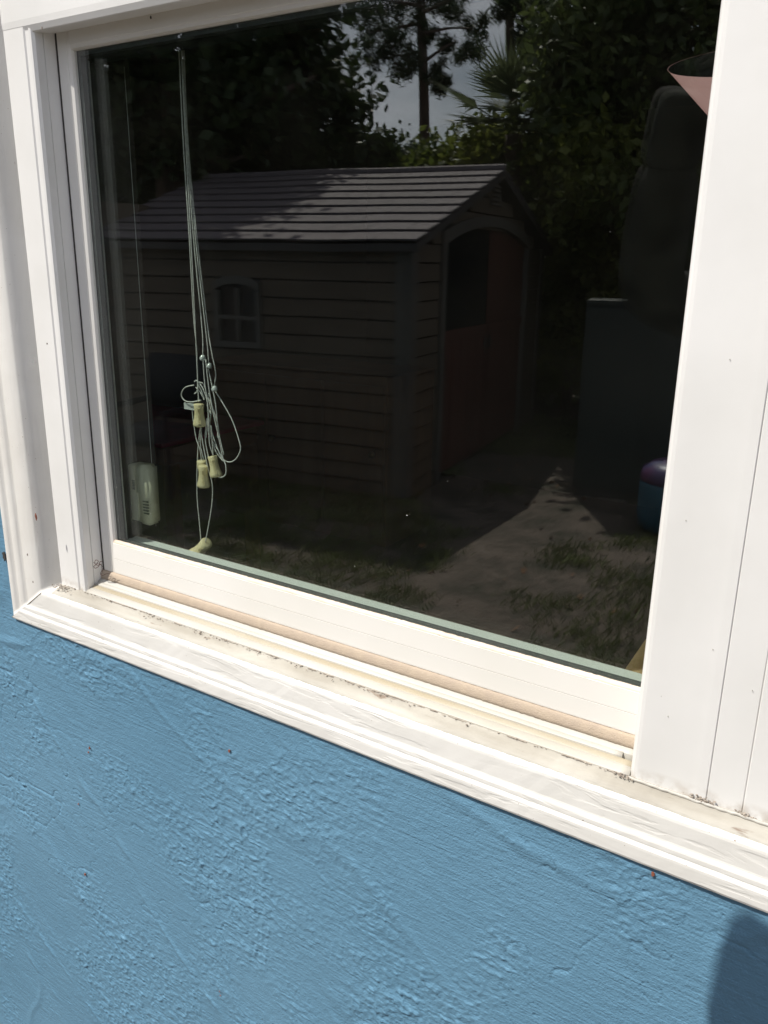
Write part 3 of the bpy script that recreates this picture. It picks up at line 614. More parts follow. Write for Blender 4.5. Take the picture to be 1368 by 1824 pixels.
# pale pink lamp shade, tipped so that its dark mouth shows, high behind the pane
sh_b = nodes(M['pink'])[0]['Principled BSDF']; sh_b.inputs['Emission Color'].default_value = (.9, .50, .47, 1); sh_b.inputs['Emission Strength'].default_value = .45  # emission put in for sunlight that does not reach the shade
ls = thing('lamp_shade', 'pale pink shape built as a lamp shade with black lining, glow added in place of sun, cut off by the white mullion', 'lamp', at(1300, 150, .062))
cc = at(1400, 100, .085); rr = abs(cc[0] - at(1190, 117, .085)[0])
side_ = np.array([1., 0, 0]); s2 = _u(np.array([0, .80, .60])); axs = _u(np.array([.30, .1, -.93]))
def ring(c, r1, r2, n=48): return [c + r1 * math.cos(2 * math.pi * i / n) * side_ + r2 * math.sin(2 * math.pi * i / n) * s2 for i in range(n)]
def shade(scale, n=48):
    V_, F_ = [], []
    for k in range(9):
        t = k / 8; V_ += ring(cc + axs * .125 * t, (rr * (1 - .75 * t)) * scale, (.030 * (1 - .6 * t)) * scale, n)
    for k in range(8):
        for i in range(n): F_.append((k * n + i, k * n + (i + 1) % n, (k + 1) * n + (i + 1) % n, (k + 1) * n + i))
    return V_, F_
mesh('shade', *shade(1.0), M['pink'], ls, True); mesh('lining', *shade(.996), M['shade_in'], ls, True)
# oak table corner just inside, low at the right
ot = thing('oak_board', 'honey oak board end showing inside at the lower right of the pane', 'board', at(1135, 1190, .09))
P0 = at(1107, 1199, .052); P1 = at(1141, 1146, .11); P2 = P1 + np.array([.25, .0, 0]); P3 = P0 + np.array([.20, 0, -.0])
vv = [P0, P3, P2, P1]; vv = [np.array([v[0], v[1], P0[2] - .0]) for v in vv]
q0 = at(1110, 1197, .055); q1 = at(1144, 1146, .055)
vt = [q0, q0 + np.array([.16, .0, 0]), q1 + np.array([.14, .10, -.01]), q1 + np.array([0, .012, 0])]
vb = [v + np.array([0, .018, -.012]) for v in vt]
mesh('plank', vt + vb, [(0, 1, 2, 3), (7, 6, 5, 4), (0, 4, 5, 1), (1, 5, 6, 2), (2, 6, 7, 3), (3, 7, 4, 0)], M['table_oak'], ot)

# ================================================================== YARD (seen as a reflection in the pane)
# --- shed, in its own frame: x along the long side, y along the gable end
KS = H / 1.35
def bare(name, V, F, mat, parent, smooth=False, label=None): return mesh(name, V, F, mat, parent, smooth, world=False, label=label)
shed = thing('garden_shed', 'taupe plastic garden shed with dark red doors reflected in the window pane', 'shed', (-2.39 * KS, -(3.92 * KS - .8), 0), math.atan2(.146, -.989))
SL, SW, SE, SP = 2.78, 3.50, 1.79, 2.36
nb = 14; bh = SE / nb
def board(x0, x1, y0, y1, z0, z1, out):  # lapped siding board; out = ('y',-1) etc.
    d = .012
    if out == 'y-': V = [(x0, y0, z0), (x1, y0, z0), (x1, y0 + d, z1), (x0, y0 + d, z1), (x0, y1, z0), (x1, y1, z0), (x1, y1, z1), (x0, y1, z1)]
    else: V = [(x0, y0, z0), (x0, y1, z0), (x0 + d, y1, z1), (x0 + d, y0, z1), (x1, y0, z0), (x1, y1, z0), (x1, y1, z1), (x1, y0, z1)]
    return V, [(0, 1, 2, 3), (7, 6, 5, 4), (0, 4, 5, 1), (1, 5, 6, 2), (2, 6, 7, 3), (3, 7, 4, 0)]
wx0, wx1, wz0, wz1 = 1.17, 1.58, 1.03, 1.50
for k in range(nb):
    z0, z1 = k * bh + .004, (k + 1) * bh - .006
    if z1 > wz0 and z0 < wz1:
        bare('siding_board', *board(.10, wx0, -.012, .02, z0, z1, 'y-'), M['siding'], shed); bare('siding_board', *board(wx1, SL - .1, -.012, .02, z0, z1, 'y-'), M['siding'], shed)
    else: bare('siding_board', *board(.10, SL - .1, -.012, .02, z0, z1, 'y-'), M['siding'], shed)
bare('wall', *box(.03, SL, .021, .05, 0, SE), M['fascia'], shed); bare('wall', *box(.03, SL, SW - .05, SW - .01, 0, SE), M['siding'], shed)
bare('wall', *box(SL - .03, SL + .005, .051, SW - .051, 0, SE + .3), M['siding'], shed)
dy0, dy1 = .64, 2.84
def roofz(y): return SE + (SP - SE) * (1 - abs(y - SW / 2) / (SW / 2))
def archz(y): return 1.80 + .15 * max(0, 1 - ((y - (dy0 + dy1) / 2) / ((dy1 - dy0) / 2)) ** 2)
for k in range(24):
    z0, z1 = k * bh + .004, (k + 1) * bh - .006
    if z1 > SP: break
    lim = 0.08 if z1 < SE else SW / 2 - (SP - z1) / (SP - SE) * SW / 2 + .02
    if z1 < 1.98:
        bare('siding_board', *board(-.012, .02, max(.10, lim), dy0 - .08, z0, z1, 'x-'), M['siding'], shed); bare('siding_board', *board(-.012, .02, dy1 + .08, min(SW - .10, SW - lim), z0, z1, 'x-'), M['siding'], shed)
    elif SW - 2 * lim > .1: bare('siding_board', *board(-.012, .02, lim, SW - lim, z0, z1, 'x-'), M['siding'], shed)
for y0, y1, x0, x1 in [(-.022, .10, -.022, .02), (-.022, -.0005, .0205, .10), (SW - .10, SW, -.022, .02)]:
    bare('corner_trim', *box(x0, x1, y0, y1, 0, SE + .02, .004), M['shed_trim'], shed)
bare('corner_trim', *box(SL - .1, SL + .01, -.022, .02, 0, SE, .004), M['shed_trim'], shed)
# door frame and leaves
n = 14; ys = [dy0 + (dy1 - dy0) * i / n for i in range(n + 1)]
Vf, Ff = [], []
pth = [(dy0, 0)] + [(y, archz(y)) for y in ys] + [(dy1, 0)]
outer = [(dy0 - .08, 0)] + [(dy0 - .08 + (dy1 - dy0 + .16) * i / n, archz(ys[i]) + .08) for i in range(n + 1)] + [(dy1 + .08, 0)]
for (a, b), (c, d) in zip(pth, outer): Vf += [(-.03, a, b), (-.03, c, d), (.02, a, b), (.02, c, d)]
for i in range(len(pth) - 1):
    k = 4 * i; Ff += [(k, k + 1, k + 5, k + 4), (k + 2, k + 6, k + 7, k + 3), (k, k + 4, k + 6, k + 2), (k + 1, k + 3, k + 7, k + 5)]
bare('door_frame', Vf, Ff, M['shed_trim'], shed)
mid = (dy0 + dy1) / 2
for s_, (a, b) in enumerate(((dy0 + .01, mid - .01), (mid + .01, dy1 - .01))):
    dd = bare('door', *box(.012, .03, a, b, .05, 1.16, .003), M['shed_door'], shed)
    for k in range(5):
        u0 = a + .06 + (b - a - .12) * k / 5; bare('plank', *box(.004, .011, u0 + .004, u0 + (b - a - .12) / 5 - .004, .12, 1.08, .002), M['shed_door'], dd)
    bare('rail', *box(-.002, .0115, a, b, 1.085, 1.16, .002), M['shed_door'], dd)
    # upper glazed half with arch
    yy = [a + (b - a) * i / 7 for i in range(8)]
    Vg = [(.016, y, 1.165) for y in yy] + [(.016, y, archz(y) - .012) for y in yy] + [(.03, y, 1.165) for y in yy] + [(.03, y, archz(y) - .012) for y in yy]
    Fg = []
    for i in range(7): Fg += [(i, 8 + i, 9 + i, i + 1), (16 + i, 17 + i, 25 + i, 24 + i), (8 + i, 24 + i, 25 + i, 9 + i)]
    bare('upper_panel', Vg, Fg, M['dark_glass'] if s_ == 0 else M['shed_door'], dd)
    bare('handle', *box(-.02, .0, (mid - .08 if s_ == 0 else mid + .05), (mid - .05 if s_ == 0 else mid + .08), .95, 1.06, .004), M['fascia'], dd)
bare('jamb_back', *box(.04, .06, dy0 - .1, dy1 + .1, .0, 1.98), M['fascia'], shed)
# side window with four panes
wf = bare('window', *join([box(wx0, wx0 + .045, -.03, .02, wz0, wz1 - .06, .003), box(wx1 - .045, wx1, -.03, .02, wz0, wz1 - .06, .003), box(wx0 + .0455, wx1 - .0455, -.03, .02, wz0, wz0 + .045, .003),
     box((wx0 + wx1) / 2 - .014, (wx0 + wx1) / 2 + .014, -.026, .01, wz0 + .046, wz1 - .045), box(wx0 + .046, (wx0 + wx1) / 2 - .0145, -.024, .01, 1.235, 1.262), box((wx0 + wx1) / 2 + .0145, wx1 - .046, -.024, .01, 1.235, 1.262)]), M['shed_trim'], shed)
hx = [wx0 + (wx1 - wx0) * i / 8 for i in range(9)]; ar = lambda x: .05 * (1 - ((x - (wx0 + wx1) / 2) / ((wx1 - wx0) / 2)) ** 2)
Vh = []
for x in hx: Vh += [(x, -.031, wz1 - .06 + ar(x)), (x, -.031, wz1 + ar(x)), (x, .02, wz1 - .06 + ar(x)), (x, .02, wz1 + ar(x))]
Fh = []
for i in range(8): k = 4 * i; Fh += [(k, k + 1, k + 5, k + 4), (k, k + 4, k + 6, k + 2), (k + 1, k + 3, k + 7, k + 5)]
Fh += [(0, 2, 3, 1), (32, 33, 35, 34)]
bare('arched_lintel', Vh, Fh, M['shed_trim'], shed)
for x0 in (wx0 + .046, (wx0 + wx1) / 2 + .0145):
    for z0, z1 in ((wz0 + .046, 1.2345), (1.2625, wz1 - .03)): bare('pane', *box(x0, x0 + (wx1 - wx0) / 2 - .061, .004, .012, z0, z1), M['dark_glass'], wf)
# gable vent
for k in range(5):
    bare('vent_slat', *box(-.04, -.013, SW / 2 - .13 + k * .012, SW / 2 + .13 - k * .012, 2.12 + k * .035, 2.138 + k * .035, .002), M['shed_trim'], shed)
# roof: courses of tabs on both slopes
ov = .10; half = SW / 2 + ov; rise = (SP - SE) / (SW / 2) * half; sl = math.hypot(half, rise); ang = math.atan2(rise, half); nc = 9; tab = .31
zr = SP + .03
x0r, x1r = -.09, SL + .12
for side in (0, 1):
    e0 = (half + .0); 
    V = []
    for y_, z_ in ((SW / 2 - .0, zr), (SW / 2 - e0, zr - rise)):
        yy_ = y_ if side == 0 else SW - y_
        V += [(x0r, yy_, z_ - .005), (x1r, yy_, z_ - .005), (x0r, yy_, z_ - .055), (x1r, yy_, z_ - .055)]
    bare('roof_deck', V, [(0, 1, 5, 4), (2, 6, 7, 3), (4, 5, 7, 6), (0, 4, 6, 2), (1, 3, 7, 5), (0, 2, 3, 1)], M['fascia'], shed)
shm = {}
for side in (0, 1):
    dirv = np.array([0, -math.cos(ang) if side == 0 else math.cos(ang), -math.sin(ang)]); nrm = np.array([0, -math.sin(ang) if side == 0 else math.sin(ang), math.cos(ang)])
    for c in range(nc):
        s0, s1 = sl * c / nc, sl * (c + 1) / nc + .012
        x = x0r - (tab / 2 if c % 2 else 0); 
        while x < x1r:
            a, b = max(x, x0r), min(x + tab - .004, x1r); x += tab
            if b - a < .03: continue
            j = random.uniform(-.003, .003); top = np.array([0, SW / 2, zr])
            V = []
            for xx in (a, b):
                for s_, lift in ((s0, .001), (s1 + j, .017)):
                    for h_ in (0, .012): V.append(top + dirv * s_ + nrm * (lift + h_) + np.array([xx, 0, 0]))
            bare('shingle', V, [(0, 1, 3, 2), (4, 6, 7, 5), (1, 5, 7, 3), (0, 2, 6, 4), (2, 3, 7, 6), (0, 4, 5, 1)], M['shingle'], shed)
bare('ridge_cap', *tube([(x0r, SW / 2, zr + .018), (x1r, SW / 2, zr + .018)], .035, 8), M['shingle'], shed)

# pale plank leaning on the shed corner and a black chair beside it
def shed_pt(x, y, z):
    a = shed.rotation_euler.z; return np.array([shed.location.x + x * math.cos(a) - y * math.sin(a), shed.location.y + x * math.sin(a) + y * math.cos(a), z])
ch = thing('patio_chair', 'black cushioned patio chair standing below the shed window', 'chair', shed_pt(1.75, -.55, 0), shed.rotation_euler.z)
bare('seat', *box(-.28, .28, -.26, .26, .38, .48, .03), M['black'], ch, True)
bare('backrest', *box(-.28, .28, .24, .34, .50, .98, .03), M['black'], ch, True)
for x in (-.29, .25):
    bare('armrest', *box(x, x + .04, -.26, .30, .62, .66, .01), M['black'], ch)
    for y in (-.25, .28): bare('leg', *box(x, x + .035, y, y + .035, 0, .62 if y < 0 else .62, .004), M['black'], ch)

# --- things to the right of the shed
pb = yard(1160, 905, 5.6); 
pf = thing('pouf', 'rounded teal pouf with a magenta top standing on the sandy yard', 'seat', (pb[0] , pb[1], 0))
c_ = np.array([pb[0] + .16, pb[1], 0])
mesh('base', *lathe([(.20, 0), (.235, .03), (.25, .12), (.25, .30), (.245, .335)], 40, c_), M['teal'], pf, True)
mesh('cushion', *lathe([(.243, .337), (.25, .37), (.235, .42), (.18, .455), (.08, .47), (.01, .472)], 40, c_), M['pinktop'], pf, True)
g0 = yard(1040, 600, 6.2); g1 = yard(1290, 600, 6.2)
pan = thing('veil_cabinet', 'tall grey green cabinet added at the right of the yard in place of a haze veil', 'cabinet', ((g0[0] + g1[0]) / 2, (g0[1] + g1[1]) / 2, 0), math.atan2(g1[1] - g0[1], g1[0] - g0[0]))  # added box, its grey stands in for a faint haze veil on the pane
wd = np.linalg.norm((g1 - g0)[:2]); zt_ = yard(1130, 532, 6.2)[2]
bare('carcass', *box(-wd / 2, wd / 2, -.45, -.02, .06, zt_ - .05, .006), M['panel'], pan)
bare('door', *box(-wd / 2 + .01, -.004, -.018, .0, .08, zt_ - .07, .003), M['panel'], pan); bare('door', *box(.004, wd / 2 - .01, -.018, 0, .08, zt_ - .07, .003), M['panel'], pan)
bare('lid', *box(-wd / 2, wd / 2, -.45, -.002, zt_ - .049, zt_ - .02, .004), M['panel'], pan); bare('plinth', *box(-wd / 2 + .03, wd / 2 - .03, -.43, -.03, 0, .0595), M['fascia'], pan)

# --- fence along the back of the yard
FA = np.array([-9.5, -9.2]); FB = np.array([1.5, -9.9]); FL = np.linalg.norm(FB - FA); fd = (FB - FA) / FL
fence = thing('wooden_fence', 'brown board fence along the back of the yard behind the shed', 'fence', (FA[0], FA[1], 0), math.atan2(fd[1], fd[0]))
nbd = int(FL / .15); me0 = None
for k in range(nbd):
    if me0 is None:
        o = bare('board', *box(0, .138, 0, .02, .03, 1.72, .003), M['fence'], fence); me0 = o.data
    else:
        o = bpy.data.objects.new('board', me0); COL.objects.link(o); o.parent = fence
    o.location = (k * .15, random.uniform(-.004, .004), random.uniform(-.02, .01))
for k in range(int(FL / 2.25) + 1): bare('post', *box(k * 2.25, k * 2.25 + .09, -.115, -.025, 0, 1.8, .004), M['fence'], fence)
for z in (.4, 1.4): bare('rail', *box(0, FL, -.024, -.003, z, z + .08), M['fence'], fence)

# --- foliage
def leaf_mesh(name, centres, size, mat, parent, aspect=1.8, updir=None):
    n = len(centres); c = np.asarray(centres, float)
    a = rng.normal(size=(n, 3)); a /= np.linalg.norm(a, axis=1)[:, None]
    if updir is not None: a = a * .6 + updir; a /= np.linalg.norm(a, axis=1)[:, None]
    b = np.cross(a, rng.normal(size=(n, 3))); b /= np.linalg.norm(b, axis=1)[:, None]
    s = (size * rng.uniform(.6, 1.4, n))[:, None]
    V = np.stack([c - a * s * aspect / 2, c + b * s * .5, c + a * s * aspect / 2, c - b * s * .5], 1).reshape(-1, 3)
    me = bpy.data.meshes.new(name); me.vertices.add(4 * n); me.vertices.foreach_set('co', V.ravel()); me.loops.add(4 * n)
    me.loops.foreach_set('vertex_index', np.arange(4 * n)); me.polygons.add(n); me.polygons.foreach_set('loop_start', np.arange(0, 4 * n, 4)); me.polygons.foreach_set('loop_total', np.full(n, 4))
    me.update(calc_edges=True); me.materials.append(mat)
    o = bpy.data.objects.new(name, me); COL.objects.link(o); o.parent = parent
    if parent.type == 'EMPTY': o.matrix_parent_inverse = Matrix.Translation(-Vector(parent.location))
    o['kind'] = 'stuff'; return o
def clumps(centre, rad, ncl, per, cl_r, squash=.75, shell=.45):
    out = []; centre = np.array(centre, float); rad = np.array(rad, float)
    for k in range(ncl):
        d = rng.normal(size=3); d /= np.linalg.norm(d); r_ = rng.uniform(shell, 1) ** .6
        c = centre + d * rad * r_; cr_ = cl_r * rng.uniform(.6, 1.3)
        p = rng.normal(size=(int(per * rng.uniform(.6, 1.4)), 3)) * np.array([1, 1, squash]) * cr_ * .5
        out.append(c + p)
    return np.concatenate(out)
def tree(name, label, base, height, crown_c, crown_r, ncl, per, cl_r, size, mat, tr=.16, shell=.35, group=None, extra=None):
    t = thing(name, label, 'tree', (base[0], base[1], 0), 0, group)
    top = np.array([crown_c[0], crown_c[1], crown_c[2] + crown_r[2] * .4])
    b0 = np.array([base[0], base[1], -.05]); mid_ = b0 * .5 + top * .5 + rng.normal(0, .12, 3) * [1, 1, 0]
    mesh('trunk', *tube([b0, b0 * .75 + mid_ * .25, mid_, top], [tr * 1.25, tr, tr * .75, tr * .2], 12, 8), M['bark'], t, True)
    pts = clumps(crown_c, crown_r, ncl, per, cl_r, .75, shell)
    if extra is not None: pts = np.concatenate([pts, extra])
    for k in range(9):
        s_ = b0 + (top - b0) * rng.uniform(.3, .8); e_ = np.array(crown_c) + rng.normal(size=3) * np.array(crown_r) * .5
        mesh('limb', *tube([s_, (s_ + e_) / 2 + rng.normal(0, .15, 3), e_], [tr * .38, tr * .22, tr * .06], 7, 5), M['bark'], t, True)
    leaf_mesh('crown', pts, size, mat, t); return t
# broad oak rising behind the shed at the left of the reflection
oc = yard(275, -40, 9.5)
ex = np.concatenate([clumps(yard(535, 190, 10.5), (.45, .5, .75), 16, 260, .45), clumps(yard(640, 262, 11), (.26, .4, .18), 6, 200, .28), clumps(yard(250, 290, 11.5), (2.0, .8, .8), 46, 280, .5), clumps(yard(440, 40, 10), (.75, .8, 1.4), 34, 280, .5)])
tree('oak_tree', 'broad dark oak spreading over the shed in the reflection', (oc[0], oc[1]), 8, oc, (1.65, 1.7, 1.9), 74, 300, .5, .070, M['leaf_oak'], .22, .2, extra=ex)
# second oak to the right of the sky gap
rc = yard(1260, 40, 9.5)
ex = np.concatenate([clumps(yard(1050, 150, 9), (.45, .5, .6), 16, 240, .4), clumps(yard(1110, 30, 9), (.45, .6, .7), 22, 240, .45)])
tree('oak_tree', 'shaded oak behind the palm to the right of the pines', (rc[0], rc[1]), 7, rc, (1.5, 1.4, 1.7), 70, 240, .5, .060, M['leaf_mid'], .16, .15, extra=ex)

def pine(label, pxb, pyb, lean, rng_, tr, tufts, branches):
    b_ = yard(pxb, pyb, rng_); t_ = yard(pxb + lean, -420, rng_)
    t = thing('pine_tree', label, 'tree', (b_[0], b_[1], 0), 0, 'tall pines standing behind the shed')
    base = np.array([b_[0] + (b_[0] - t_[0]) * .2, b_[1] + (b_[1] - t_[1]) * .2, -.05])
    mesh('trunk', *tube([base, b_, (b_ + t_) / 2 + rng.normal(0, .06, 3), t_], [tr * 1.15, tr, tr * .8, tr * .35], 10, 8), M['bark'], t, True)
    for br in branches:
        P = [yard(x, y, rng_ + rng.uniform(-.4, .4)) for x, y in br]
        mesh('branch', *tube(P, [tr * .34, tr * .22, tr * .07], 6, 5), M['bark'], t, True)
    cs, ups = [], []
    for x, y, r_ in tufts:
        c = yard(x, y, rng_ + rng.uniform(-.7, .7)); rad = r_ / 1480 * rng_ * 1.1
        for k in range(7):
            cc_ = c + rng.normal(size=3) * rad * np.array([.55, .55, .38])
            cs.append(cc_ + rng.normal(size=(80, 3)) * rad * .24)
    leaf_mesh('needles', np.concatenate(cs), .018, M['leaf_pine'], t, 9); return t
pine('tall pine with needle tufts standing in the sky gap over the shed', 757, 300, -6, 16, .095,
     [(672, 60, 26), (692, 25, 30), (725, 5, 30), (780, 8, 26), (815, 30, 26), (848, 45, 20), (838, 92, 22), (805, 92, 20), (778, 128, 16), (785, 158, 15), (735, 112, 20), (700, 112, 24), (672, 98, 20), (650, 15, 24), (760, 62, 16), (700, 72, 20), (640, -30, 36), (720, -40, 40), (800, -30, 30), (742, 262, 10)],
     [[(756, 110), (790, 86), (815, 72)], [(754, 90), (715, 100), (675, 96)], [(756, 60), (800, 50), (845, 50)], [(754, 40), (700, 50), (655, 60)], [(756, 150), (775, 150), (790, 152)], [(755, 20), (800, 0), (860, -20)], [(755, 10), (690, 0), (620, -10)]])
pine('slender leaning pine beside the palm, right of the taller pine', 914, 250, 22, 13, .07,
     [(905, 12, 22), (930, 5, 20), (955, 25, 16), (975, 45, 16), (1000, 20, 26), (965, 55, 22), (960, 85, 22), (985, 100, 24), (940, 80, 18), (900, -20, 30), (960, -30, 40), (1020, 60, 30), (1015, 120, 30), (950, 110, 20)],
     [[(924, 45), (940, 30), (975, 22)], [(922, 70), (950, 78), (985, 90)], [(926, 20), (905, 14), (890, 10)]])

# fan palm
pc = yard(915, 232, 10.2)
palm = thing('fan_palm', 'spiky fan palm with stiff fronds against the sky beside the pine', 'palm', (pc[0], pc[1], 0))
mesh('trunk', *tube([(pc[0], pc[1], -.05), (pc[0] + .04, pc[1], 1.4), (pc[0], pc[1], pc[2] - .05)], [.13, .11, .10], 10), M['bark'], palm, True)
for k in range(19):
    az = rng.uniform(0, 2 * math.pi); el = rng.uniform(-.2, 1.35); d = np.array([math.cos(az) * math.cos(el), math.sin(az) * math.cos(el), math.sin(el)])
    hub = pc + d * rng.uniform(.30, .5); V = []; F = []
    sideV = _u(np.cross(d, (0, 0, 1))) ; upV = np.cross(sideV, d)
    V += list(tube([pc, hub], .008, 5, 1)[0]); F += list(tube([pc, hub], .008, 5, 1)[1])
    for j in range(22):
        a = R(-75 + 150 * j / 21); dl = d * math.cos(a) + sideV * math.sin(a); L_ = rng.uniform(.52, .68) * (1 - .25 * abs(a) / R(75))
        tip = hub + dl * L_ - np.array([0, 0, .06 * rng.random()]); w = .014; pp = _u(np.cross(dl, upV)) * w
        m_ = hub + dl * L_ * .45; kk = len(V); V += [hub, m_ + pp, tip, m_ - pp, m_ + upV * .008]; F += [(kk, kk + 1, kk + 4), (kk + 1, kk + 2, kk + 4), (kk + 4, kk + 2, kk + 3), (kk, kk + 4, kk + 3)]
    mesh('frond', V, F, M['leaf_palm'], palm)
# shrubs, each a plant of its own
def shrub(label, px, py, rg, rad, ncl, size, mat=None, group='shrubs along the back fence', per=150):
    c = yard(px, py, rg); t = thing('shrub', label, 'shrub', (c[0], c[1], 0), 0, group)
    for k in range(5):
        e = c + rng.normal(size=3) * np.array(rad) * .5; e[2] = max(e[2], .3)
        mesh('stem', *tube([(c[0] + rng.normal() * .05, c[1] + rng.normal() * .05, -.02), (c[0], c[1], c[2] * .5), e], [.03, .02, .006], 6, 4), M['bark'], t, True)
    P = clumps(c, rad, ncl, per, .30, .8, .1); low = clumps((c[0], c[1], c[2] * .45), (rad[0] * .8, rad[1] * .8, c[2] * .4), ncl // 2, per, .3, .8, .1)
    P = np.concatenate([P, low]); P = P[P[:, 2] > .02]
    leaf_mesh('foliage', P, size, mat or M['leaf_shrub'], t)
shrub('yellow green shrub under the palm just left of its trunk', 880, 290, 10.6, (.6, .6, .42), 36, .05)
shrub('small shrub at the foot of the taller pine', 780, 296, 11.0, (.4, .4, .2), 14, .05)
shrub('bushy sunlit shrub behind the shed gable', 985, 330, 10.6, (.65, .5, .55), 40, .05)
shrub('dense shrub right of the shed doors', 1030, 430, 10.2, (.55, .5, .55), 34, .045)
shrub('tall shrub right of the palm', 1050, 240, 9.6, (.8, .6, .8), 46, .055)
shrub('leafy shrub at the right edge of the reflection', 1180, 330, 8.4, (.9, .6, .8), 50, .055)
shrub('low shrub in front of the fence at far right', 1200, 470, 8.6, (1.0, .5, .6), 40, .05)
shrub('dark hedge bush at the left rear of the shed', 190, 330, 11.5, (1.7, .8, .9), 60, .06, M['leaf_oak'])
shrub('dark hedge bush behind the middle of the shed roof', 470, 300, 11.5, (1.5, .7, .45), 46, .06, M['leaf_oak'])
shrub('round bush behind the left end of the shed roof ridge', 700, 296, 13, (.5, .5, .18), 12, .06, M['leaf_oak'])
# far tree line that closes the horizon
pts = []
for k in range(150):
    a = R(rng.uniform(185, 355)); d_ = rng.uniform(26, 34); pts.append(clumps((d_ * math.cos(a), d_ * math.sin(a), rng.uniform(.8, 2.6)), (2.2, 2.2, 1.5), 8, 45, 1.1))
e_ = bpy.data.objects.new('far_woods', None)
fw = leaf_mesh('far_woods', np.concatenate(pts), .30, M['leaf_oak'], house); fw.parent = None; fw.matrix_parent_inverse = Matrix(); tagset(fw, 'low dark band of woods beyond the yard fence', 'woods')
bpy.data.objects.remove(e_)

# grass tufts and dry leaves on the sand
bl = []
for k in range(5200):
    c = np.array([rng.uniform(-6.5, 1.5), rng.uniform(-8, -1.5)])
    dn = vnoise(np.array([c[0] * 1.1]), np.array([c[1] * 1.1]), 33)[0] * .6 + vnoise(np.array([c[0] * 3.1]), np.array([c[1] * 3.1]), 34)[0] * .4
    if dn < .44: continue
    q = rng.normal(size=(34, 3)) * [.055, .055, 0]; q[:, :2] += c; q[:, 2] = rng.uniform(.004, .035, 34); bl.append(q)
gs = leaf_mesh('grass', np.concatenate(bl), .007, M['grass'], house, 7.0, np.array([0, 0, .7])); gs.parent = None; gs.matrix_parent_inverse = Matrix(); tagset(gs, 'sparse weedy grass in patches on the sandy yard', 'grass')
bl = np.stack([rng.uniform(-6, 1.5, 420), rng.uniform(-7.5, -1.4, 420), rng.uniform(.005, .015, 420)], 1)
gs = leaf_mesh('leaf_litter', bl, .026, M['dry'], house, 1.6); gs.parent = None; gs.matrix_parent_inverse = Matrix(); tagset(gs, 'scattered brown fallen leaves on the sandy yard', 'leaves')

# ================================================================== PHOTOGRAPHER (behind the eye point; casts the shadow at lower right)
def skin(name, verts, edges, radii, mat, parent, root=0, lv=2):
    me = bpy.data.meshes.new(name); me.from_pydata([tuple(v) for v in verts], edges, []); o = bpy.data.objects.new(name, me); COL.objects.link(o)
    sk = o.modifiers.new('skin', 'SKIN'); sk.use_smooth_shade = True
    for i, r_ in enumerate(radii): me.skin_vertices[0].data[i].radius = r_ if hasattr(r_, '__len__') else (r_, r_)
    me.skin_vertices[0].data[root].use_root = True
    sb = o.modifiers.new('sub', 'SUBSURF'); sb.levels = lv; sb.render_levels = lv
    me.materials.append(mat)
    dg = bpy.context.evaluated_depsgraph_get(); nm = bpy.data.meshes.new_from_object(o.evaluated_get(dg)); bpy.data.objects.remove(o)
    nm.name = name; nm.materials.clear(); nm.materials.append(mat); nm.polygons.foreach_set('use_smooth', [True] * len(nm.polygons))
    o = bpy.data.objects.new(name, nm); COL.objects.link(o); o.parent = parent
    if parent.type == 'EMPTY': o.matrix_parent_inverse = Matrix.Translation(-Vector(parent.location))
    return o
PX, PY = -.06, -1.16
per = thing('person', 'person in dark shirt and brimmed hat raising one gloved hand beside a phone', 'person', (PX, PY, 0))
sh_l = (PX - .19, PY + .14, 1.58); sh_r = (PX + .17, PY - .06, 1.60)
el_l = (-.414, -.640, 1.645); wr_l = (-.384, -.590, 1.863); hd_l = (-.370, -.580, 1.925)
el_r = (PX + .30, PY + .06, 1.36); wr_r = (.085, -.90, 1.60); hd_r = (.062, -.86, 1.66)
Vb = [(PX, PY, .98), (PX, PY, 1.2), (PX, PY + .01, 1.42), (PX, PY + .02, 1.58), (PX, PY + .03, 1.68), (PX, PY + .05, 1.76), (PX, PY + .05, 1.88),
      sh_l, el_l, wr_l, hd_l, sh_r, el_r, wr_r, hd_r,
      (PX - .10, PY, .92), (PX - .12, PY + .02, .50), (PX - .13, PY - .02, .09), (PX - .13, PY + .10, .035), (PX + .10, PY, .92), (PX + .12, PY + .02, .50), (PX + .13, PY - .02, .09), (PX + .14, PY + .10, .035)]
Eb = [(0, 1), (1, 2), (2, 3), (3, 4), (4, 5), (5, 6), (3, 7), (7, 8), (8, 9), (9, 10), (3, 11), (11, 12), (12, 13), (13, 14), (0, 15), (15, 16), (16, 17), (17, 18), (0, 19), (19, 20), (20, 21), (21, 22)]
Rb = [.14, .13, .15, .13, .058, .085, .085, .062, .043, .032, .046, .062, .043, .030, .036, .088, .056, .04, .035, .088, .056, .04, .035]
skin('body', Vb, Eb, Rb, M['skin'], per)
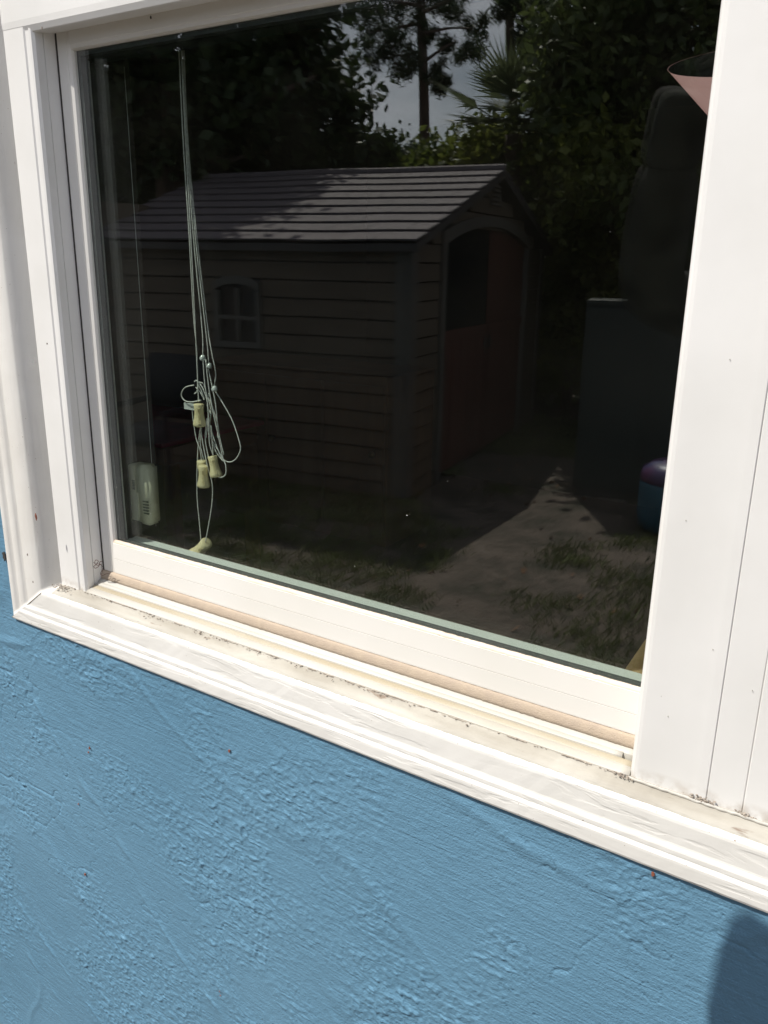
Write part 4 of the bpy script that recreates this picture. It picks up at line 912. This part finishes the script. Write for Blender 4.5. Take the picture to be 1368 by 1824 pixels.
# fingers: short chains rooted in the palm
def fingers(palm, d, spread, thumb, curl, nm='finger', mt=None):
    mt = mt or M['skin']
    palm = np.array(palm); d = _u(d); s = _u(np.array(spread) - d * (np.array(spread) @ d)); n_ = np.cross(d, s)
    for i, L_ in enumerate((.078, .086, .080, .064)):
        o_ = palm + s * (-.030 + .020 * i); dd = _u(d + s * (-.10 + .07 * i))
        P = [o_, o_ + dd * L_ * .5, o_ + dd * L_ * .8 + n_ * curl * .5, o_ + dd * L_ + n_ * curl]
        skin(nm, P, [(0, 1), (1, 2), (2, 3)], [.0130, .0110, .0098, .0080], mt, per, lv=1)
    P = [palm - d * .03 - s * .025 * thumb, palm - s * .045 * thumb, palm + d * .03 - s * .058 * thumb]
    skin('thumb', P, [(0, 1), (1, 2)], [.014, .0105, .0085], mt, per, lv=1)
fingers((-.354, -.578, 1.940), (.90, .18, .20), (0, 0, 1), 1, .020, 'glove_finger', M['navy'])
skin('glove', [(-.389, -.598, 1.825), (-.384, -.590, 1.868), (-.370, -.580, 1.920), (-.362, -.578, 1.945)], [(0, 1), (1, 2), (2, 3)], [.050, .046, .052, .048], M['navy'], per)
fingers((.050, -.845, 1.685), (-.55, .10, .5), (.3, .3, .8), 1, .012)
# clothes
sv = [(PX, PY, .93), (PX, PY, 1.2), (PX, PY + .01, 1.42), (PX, PY + .02, 1.585), sh_l, el_l, tuple(np.array(el_l) * .02 + np.array(wr_l) * .98), sh_r, el_r, tuple(np.array(el_r) * .1 + np.array(wr_r) * .9)]
skin('shirt', sv, [(0, 1), (1, 2), (2, 3), (3, 4), (4, 5), (5, 6), (3, 7), (7, 8), (8, 9)], [.165, .155, .172, .14, .070, .060, .050, .070, .058, .046], M['navy'], per)
tv = [(PX, PY, .98)] + Vb[15:18] + Vb[19:22]
skin('trousers', tv, [(0, 1), (1, 2), (2, 3), (0, 4), (4, 5), (5, 6)], [.158, .108, .076, .062, .108, .076, .062], M['jeans'], per)
for sgn in (-1, 1):
    skin('shoe', [(PX + sgn * .13, PY - .05, .055), (PX + sgn * .135, PY + .07, .05), (PX + sgn * .145, PY + .19, .04)], [(0, 1), (1, 2)], [.055, .052, .042], M['black'], per)
hc = np.array([PX, PY + .055, 1.815])
skin('head', [hc + (0, .01, -.075), hc + (0, .02, -.03), hc + (0, 0, .03), hc + (0, -.01, .075)], [(0, 1), (1, 2), (2, 3)], [(.052, .058), (.074, .084), (.082, .095), (.062, .075)], M['skin'], per)
skin('nose', [hc + (0, .098, .012), hc + (0, .116, -.022)], [(0, 1)], [.010, .015], M['skin'], per, lv=1)
for sgn in (-1, 1):
    mesh('eye', *lathe([(.001, -.012), (.009, -.008), (.012, 0), (.009, .008), (.001, .012)], 12, hc + (sgn * .032, .088, .014)), M['inner'], per, True)
    mesh('pupil', *lathe([(.001, -.005), (.005, -.002), (.005, .002), (.001, .004)], 10, hc + (sgn * .032, .099, .014), (0, 1, 0)), M['gap'], per, True)
    skin('ear', [hc + (sgn * .083, -.005, .02), hc + (sgn * .087, -.005, -.02)], [(0, 1)], [(.008, .017), (.007, .012)], M['skin'], per, lv=1)
mesh('mouth', *tube([hc + (-.024, .094, -.052), hc + (0, .104, -.053), hc + (.024, .094, -.052)], .005, 8), M['rust'], per, True)
skin('hair', [hc + (0, -.03, -.03), hc + (0, -.04, .04), hc + (0, -.015, .085)], [(0, 1), (1, 2)], [(.082, .075), (.090, .088), (.072, .080)], M['hair'], per)
mesh('hat', *lathe([(.165, .058), (.168, .062), (.100, .070), (.098, .13), (.085, .150), (.02, .155), (.001, .155)], 40, hc + (0, -.005, 0)), M['black'], per, True)
# phone held right behind the lens
fw_ = MC @ np.array([0, 0, 1.]); cphone = CAM - fw_ * .014 
ph = thing('smartphone', 'dark smartphone held upright by the person in front of the window', 'phone', cphone)
bx = box(-.036, .036, -.110, .035, -.004, .004, .003)
Vp = [cphone + _r * v[0] + _up * v[1] + _b * v[2] for v in bx[0]]
mesh('case', Vp, bx[1], M['phone'], ph, True)
lens = lathe([(.0065, .0), (.0065, .0022), (.005, .0022)], 20, cphone - _b * .004 + _r * .024, -_b); mesh('lens_ring', *lens, M['phone'], ph)
